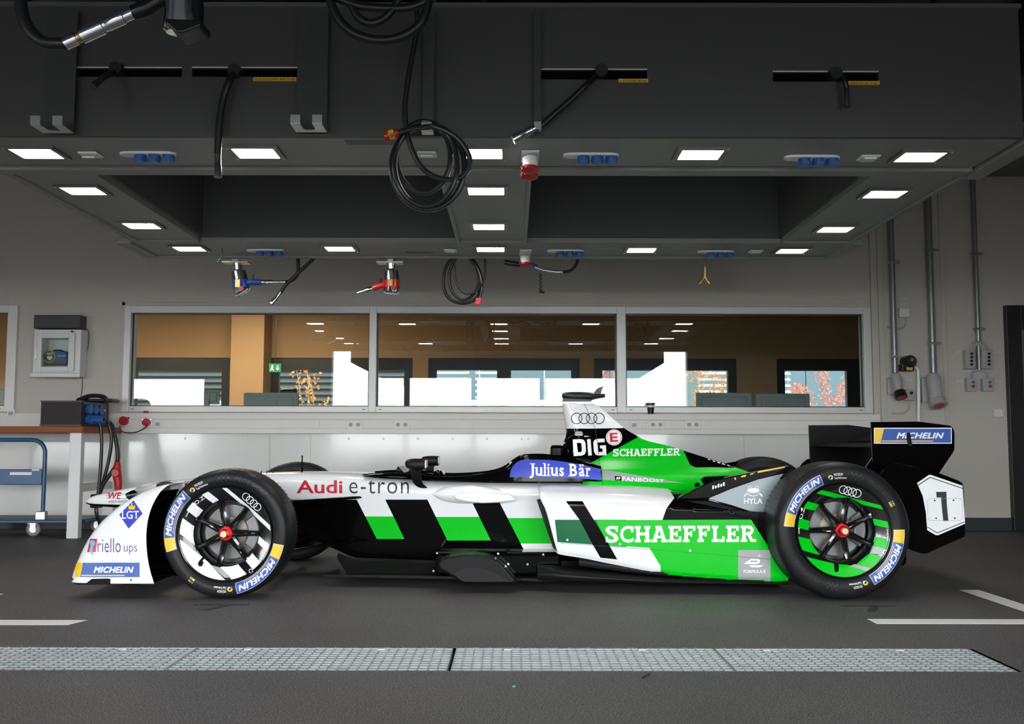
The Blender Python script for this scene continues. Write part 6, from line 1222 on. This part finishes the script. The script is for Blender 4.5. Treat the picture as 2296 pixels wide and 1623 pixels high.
def polar(shape, c, a0, r0, k):  # u along clockwise arc (metres at r0), v outward
    return [(c.x + (r0 + v) * math.cos(a0 - u / r0), c.z + (r0 + v) * math.sin(a0 - u / r0)) for u, v in shape[0]], shape[1]
C_emb = mat('embossed_rubber', (.022, .022, .023), .3, spec=.3)
def tyre_prints(ty, bv, c, R, p1, p2, small, dots, emb_a=100):
    td = lambda nm, sh, mm, ly=1: decal(nm, sh, bv, mm, ty, ly, 0, px=False)
    r0 = .252; h = min(.048, (R - .24) * .62)
    for (a0, a1) in (p1, p2):
        L = math.radians(a0 - a1) * r0; A = math.radians(a0)
        def go(nm, sh, mm, ly): return td(nm, polar(dice(sh, .008), c, A, r0, 1), mm, ly)
        go('tyre_banner', rect(-.002, -.002, L + .002, h + .002), C_wprint, 1); go('banner_field', rect(0, 0, L, h), C_mblue, 2); go('banner_block', rect(0, 0, L * .21, h), C_yel, 3)
        go('banner_line', rect(L * .28, h * .10, L * .86, h * .16), C_orange, 3); go('lettering', fit(text2d('MICHELIN', .03, .25), L * .24, L * .97, h * .26, h * .86), C_wprint, 3)
    for a0 in small:
        A = math.radians(a0); go = lambda nm, sh, mm, ly: td(nm, polar(dice(sh, .008), c, A, r0, 1), mm, ly)
        go('roundel', disc2d(.012, h * .45, .012, 20), C_wprint, 1); go('roundel_half', poly2d([(.012 + .012 * math.cos(q), h * .45 + .012 * math.sin(q)) for q in [math.pi * (k / 10) - .3 for k in range(11)]]), C_yel, 2); go('roundel_half', poly2d([(.012 + .012 * math.cos(q), h * .45 + .012 * math.sin(q)) for q in [math.pi * (k / 10) + math.pi - .3 for k in range(8)]]), C_mblue, 2); go('roundel_core', disc2d(.012, h * .45, .0055, 14), C_tyre, 3)
        go('lettering', fit(text2d('MICHELIN', .008, .2), .03, .07, h * .52, h * .78), C_wprint, 1); go('lettering', fit(text2d('Total Performance', .015, .2), .03, .088, h * .18, h * .40), C_wprint, 1)
    a = math.radians(dots); go = lambda nm, sh, mm, ly: td(nm, polar(dice(sh, .008), c, a, r0, 1), mm, ly)
    for da, s_ in ((0, 'PILOT SPORT'), (180, 'PILOT SPORT')):
        A = math.radians(emb_a + da); ge = lambda nm, sh, mm, ly: td(nm, polar(dice(sh, .008), c, A, r0, 1), mm, ly)
        ge('embossed_lettering', fit(text2d(s_, .01, .2), .085, .25, h * .35, h * .85), C_emb, 1); ge('embossed_checker', merge2d(*[rect(.01 * i_, h * .2 + .012 * j_, .01 * i_ + .01, h * .2 + .012 * j_ + .012) for i_ in range(6) for j_ in range(3) if (i_ + j_) % 2 == 0]), C_emb, 1)
    go('date_sticker', rect(0, h * .3, .024, h * .5), C_yel, 1); go('code_sticker', rect(0, h * .62, .024, h * .78), C_grey, 1)
def rim_prints(ty, rim, bv, c, px_c, sc, polys, greys, main, notch, emb):
    cv = lambda P_: [((x - px_c[0]) / sc, -(y - px_c[1]) / sc) for x, y in P_]
    nt_ = cv(notch)
    def put(nm, sh, mm, ly): return decal(nm, dice(([(x + c.x, y + c.z) for x, y in sh[0]], sh[1]), .006), bv, mm, rim, ly, 0, px=False)
    for sh in clip_ring([cv(p) for p in polys], .1665, .2288, nt_): put('rim_flash', sh, main, 1)
    for sh in clip_ring([cv(p) for p in greys], .1665, .2288): put('rim_flash', sh, C_grey, 1)
    for sh, mm in emb: put('rim_emblem', (cv(sh[0]), sh[1]), mm, 2)
# near front
ty, rim, bt, br_, c = wheel(XF, RF_, .245, 0)
tyre_prints(ty, bt, c, RF_, (197, 135), (-11, -76), (130, -80), 238)
Fp = [[(600, 205), (690, 228), (1340, 775), (1340, 840)], [(410, 325), (475, 285), (620, 408), (545, 448), (400, 330)], [(225, 522), (300, 425), (430, 540), (365, 640)], [(160, 600), (340, 748), (345, 968), (120, 785)], [(110, 845), (430, 1105), (500, 1165), (790, 1430), (300, 1500), (60, 1150)], [(650, 1230), (870, 1190), (1020, 1330), (845, 1400)], [(960, 1145), (1045, 1055), (1175, 1180), (1090, 1270)], [(1115, 838), (1310, 990), (1260, 1048), (1095, 922)]]
Fg = [[(200, 855), (340, 962), (400, 1078), (205, 915)], [(495, 1165), (540, 1205), (660, 1235), (805, 1350), (720, 1350)]]
Fn = [(385, 1185), (400, 1150), (470, 1060), (500, 1060), (440, 1150), (455, 1175), (440, 1215), (405, 1220)]
fs = 583 / .2385
emb = [(rings(1034, 429, 47, 41, 50, 9), C_wprint), (xf2d(fit(text2d('O.Z', .01), -70, 70, -22, 22), lambda x, y: (388 + x * .79 - y * .61, 412 - x * .61 - y * .79)), C_wprint), (xf2d(fit(text2d('ONE', .02), -40, 40, -9, 9), lambda x, y: (246 + x * .45 - y * .9, 578 - x * .9 - y * .45)), C_wprint), (xf2d(fit(text2d('RACING', .02), -70, 70, -11, 11), lambda x, y: (1188 + x * .5 - y * .87, 1098 - x * .87 - y * .5)), C_wprint), (ring2d(1045, 1268, 26, 7, 20), C_wprint)]
rim_prints(ty, rim, br_, c, (718, 819), fs, Fp, Fg, C_white, Fn, emb)
# near rear
ty, rim, bt, br_, c = wheel(XR_, RR_, .305, 25.7)
tyre_prints(ty, bt, c, RR_, (175, 113), (1, -61), (106, -66), 32, 262)
Rp = [[(650, 648), (745, 632), (1330, 783), (1330, 812)], [(585, 785), (632, 728), (755, 762), (722, 812)], [(540, 942), (572, 866), (672, 896), (665, 975)], [(530, 1013), (675, 1047), (750, 1178), (570, 1125)], [(590, 1178), (880, 1250), (985, 1258), (1180, 1322), (1150, 1420), (690, 1420)], [(1050, 1250), (1165, 1160), (1300, 1194), (1210, 1295)], [(1190, 1098), (1212, 1025), (1350, 1048), (1330, 1136)], [(1185, 870), (1350, 908), (1355, 962), (1200, 927)]]
Rg = [[(990, 1265), (1040, 1250), (1195, 1288), (1160, 1316)], [(1165, 1162), (1192, 1100), (1310, 1132), (1290, 1170)]]
Rn = [(865, 1240), (905, 1250), (897, 1305), (880, 1315), (863, 1305)]
rs = 393 / .2385
emb = [(rings(1009, 652, 38, 10, 36, 6), C_wprint), (xf2d(fit(text2d('O.Z', .01), -48, 48, -15, 15), lambda x, y: (602 + x * .3 - y * .95, 832 - x * .95 - y * .3)), C_wprint), (xf2d(fit(text2d('ONE', .02), -26, 26, -6, 6), lambda x, y: (574 - y, 975 - x)), C_wprint), (xf2d(fit(text2d('RACING', .02), -48, 48, -7, 7), lambda x, y: (1308 - y, 1005 - x)), C_wprint), (ring2d(1285, 1150, 20, 6, 20), C_wprint)]
rim_prints(ty, rim, br_, c, (942, 975), rs, Rp, Rg, C_green, Rn, emb)
# far wheels
wheel(XF, RF_, .245, 10, near=False); wheel(XR_, RR_, .305, 10, near=False)
tyf = [o for o in car.children if o.name.startswith('tyre')]
# suspension arms
def arm(a, b, r=.011, nm='suspension_arm'):
    for s in (1, -1):
        f = lambda p: Vector((p[0], YC - s * p[1], p[2])); A, B = f(a), f(b); d = (B - A); n_ = Vector((1, 0, 0)); up_ = d.cross(n_).normalized()
        V, Fc = [], []; K = 10
        for p in (A, B):
            V += [p + n_ * r * 2.2 * math.cos(2 * math.pi * k / K) + up_ * r * .7 * math.sin(2 * math.pi * k / K) for k in range(K)]
        Fc = [(k, (k + 1) % K, K + (k + 1) % K, K + k) for k in range(K)]; link(nm, V, Fc, C_black, car, smooth=True)
arm((XF + .62, .255, .475), (XF + .02, .70, .455)); arm((XF - .1, .19, .46), (XF, .70, .45)); arm((XF + .65, .24, .24), (XF + .03, .72, .19)); arm((XF - .12, .17, .25), (XF, .72, .19)); arm((XF + .2, .2, .36), (XF + .08, .70, .30))
arm((XR_ - .45, .22, .45), (XR_, .66, .46)); arm((XR_ + .15, .2, .45), (XR_, .66, .46)); arm((XR_ - .45, .22, .2), (XR_, .66, .17)); arm((XR_ + .15, .2, .2), (XR_, .66, .17))
p = onY(725, 1125, YC - .27); both('arm_bracket', MB().box(p.x - .035, p.x + .02, p.y - .03, p.y + .03, p.z - .014, p.z + .014), C_black, bevel=.008)
for X_, R_, W_ in ((XF, RF_, .245), (XR_, RR_, .305)): both('upright', MB().box(X_ - .06, X_ + .06, YN + .19, YN + .26, R_ - .14, R_ + .14), M_black, bevel=.02)
for s in (1, -1):
    for X_, R_ in ((XF, RF_), (XR_, RR_)): MB().tube([(X_, YC - s * .2, R_ - .02), (X_, YC - s * .72, R_)], .02, 10).build('drive_shaft', C_black, car, smooth=True)
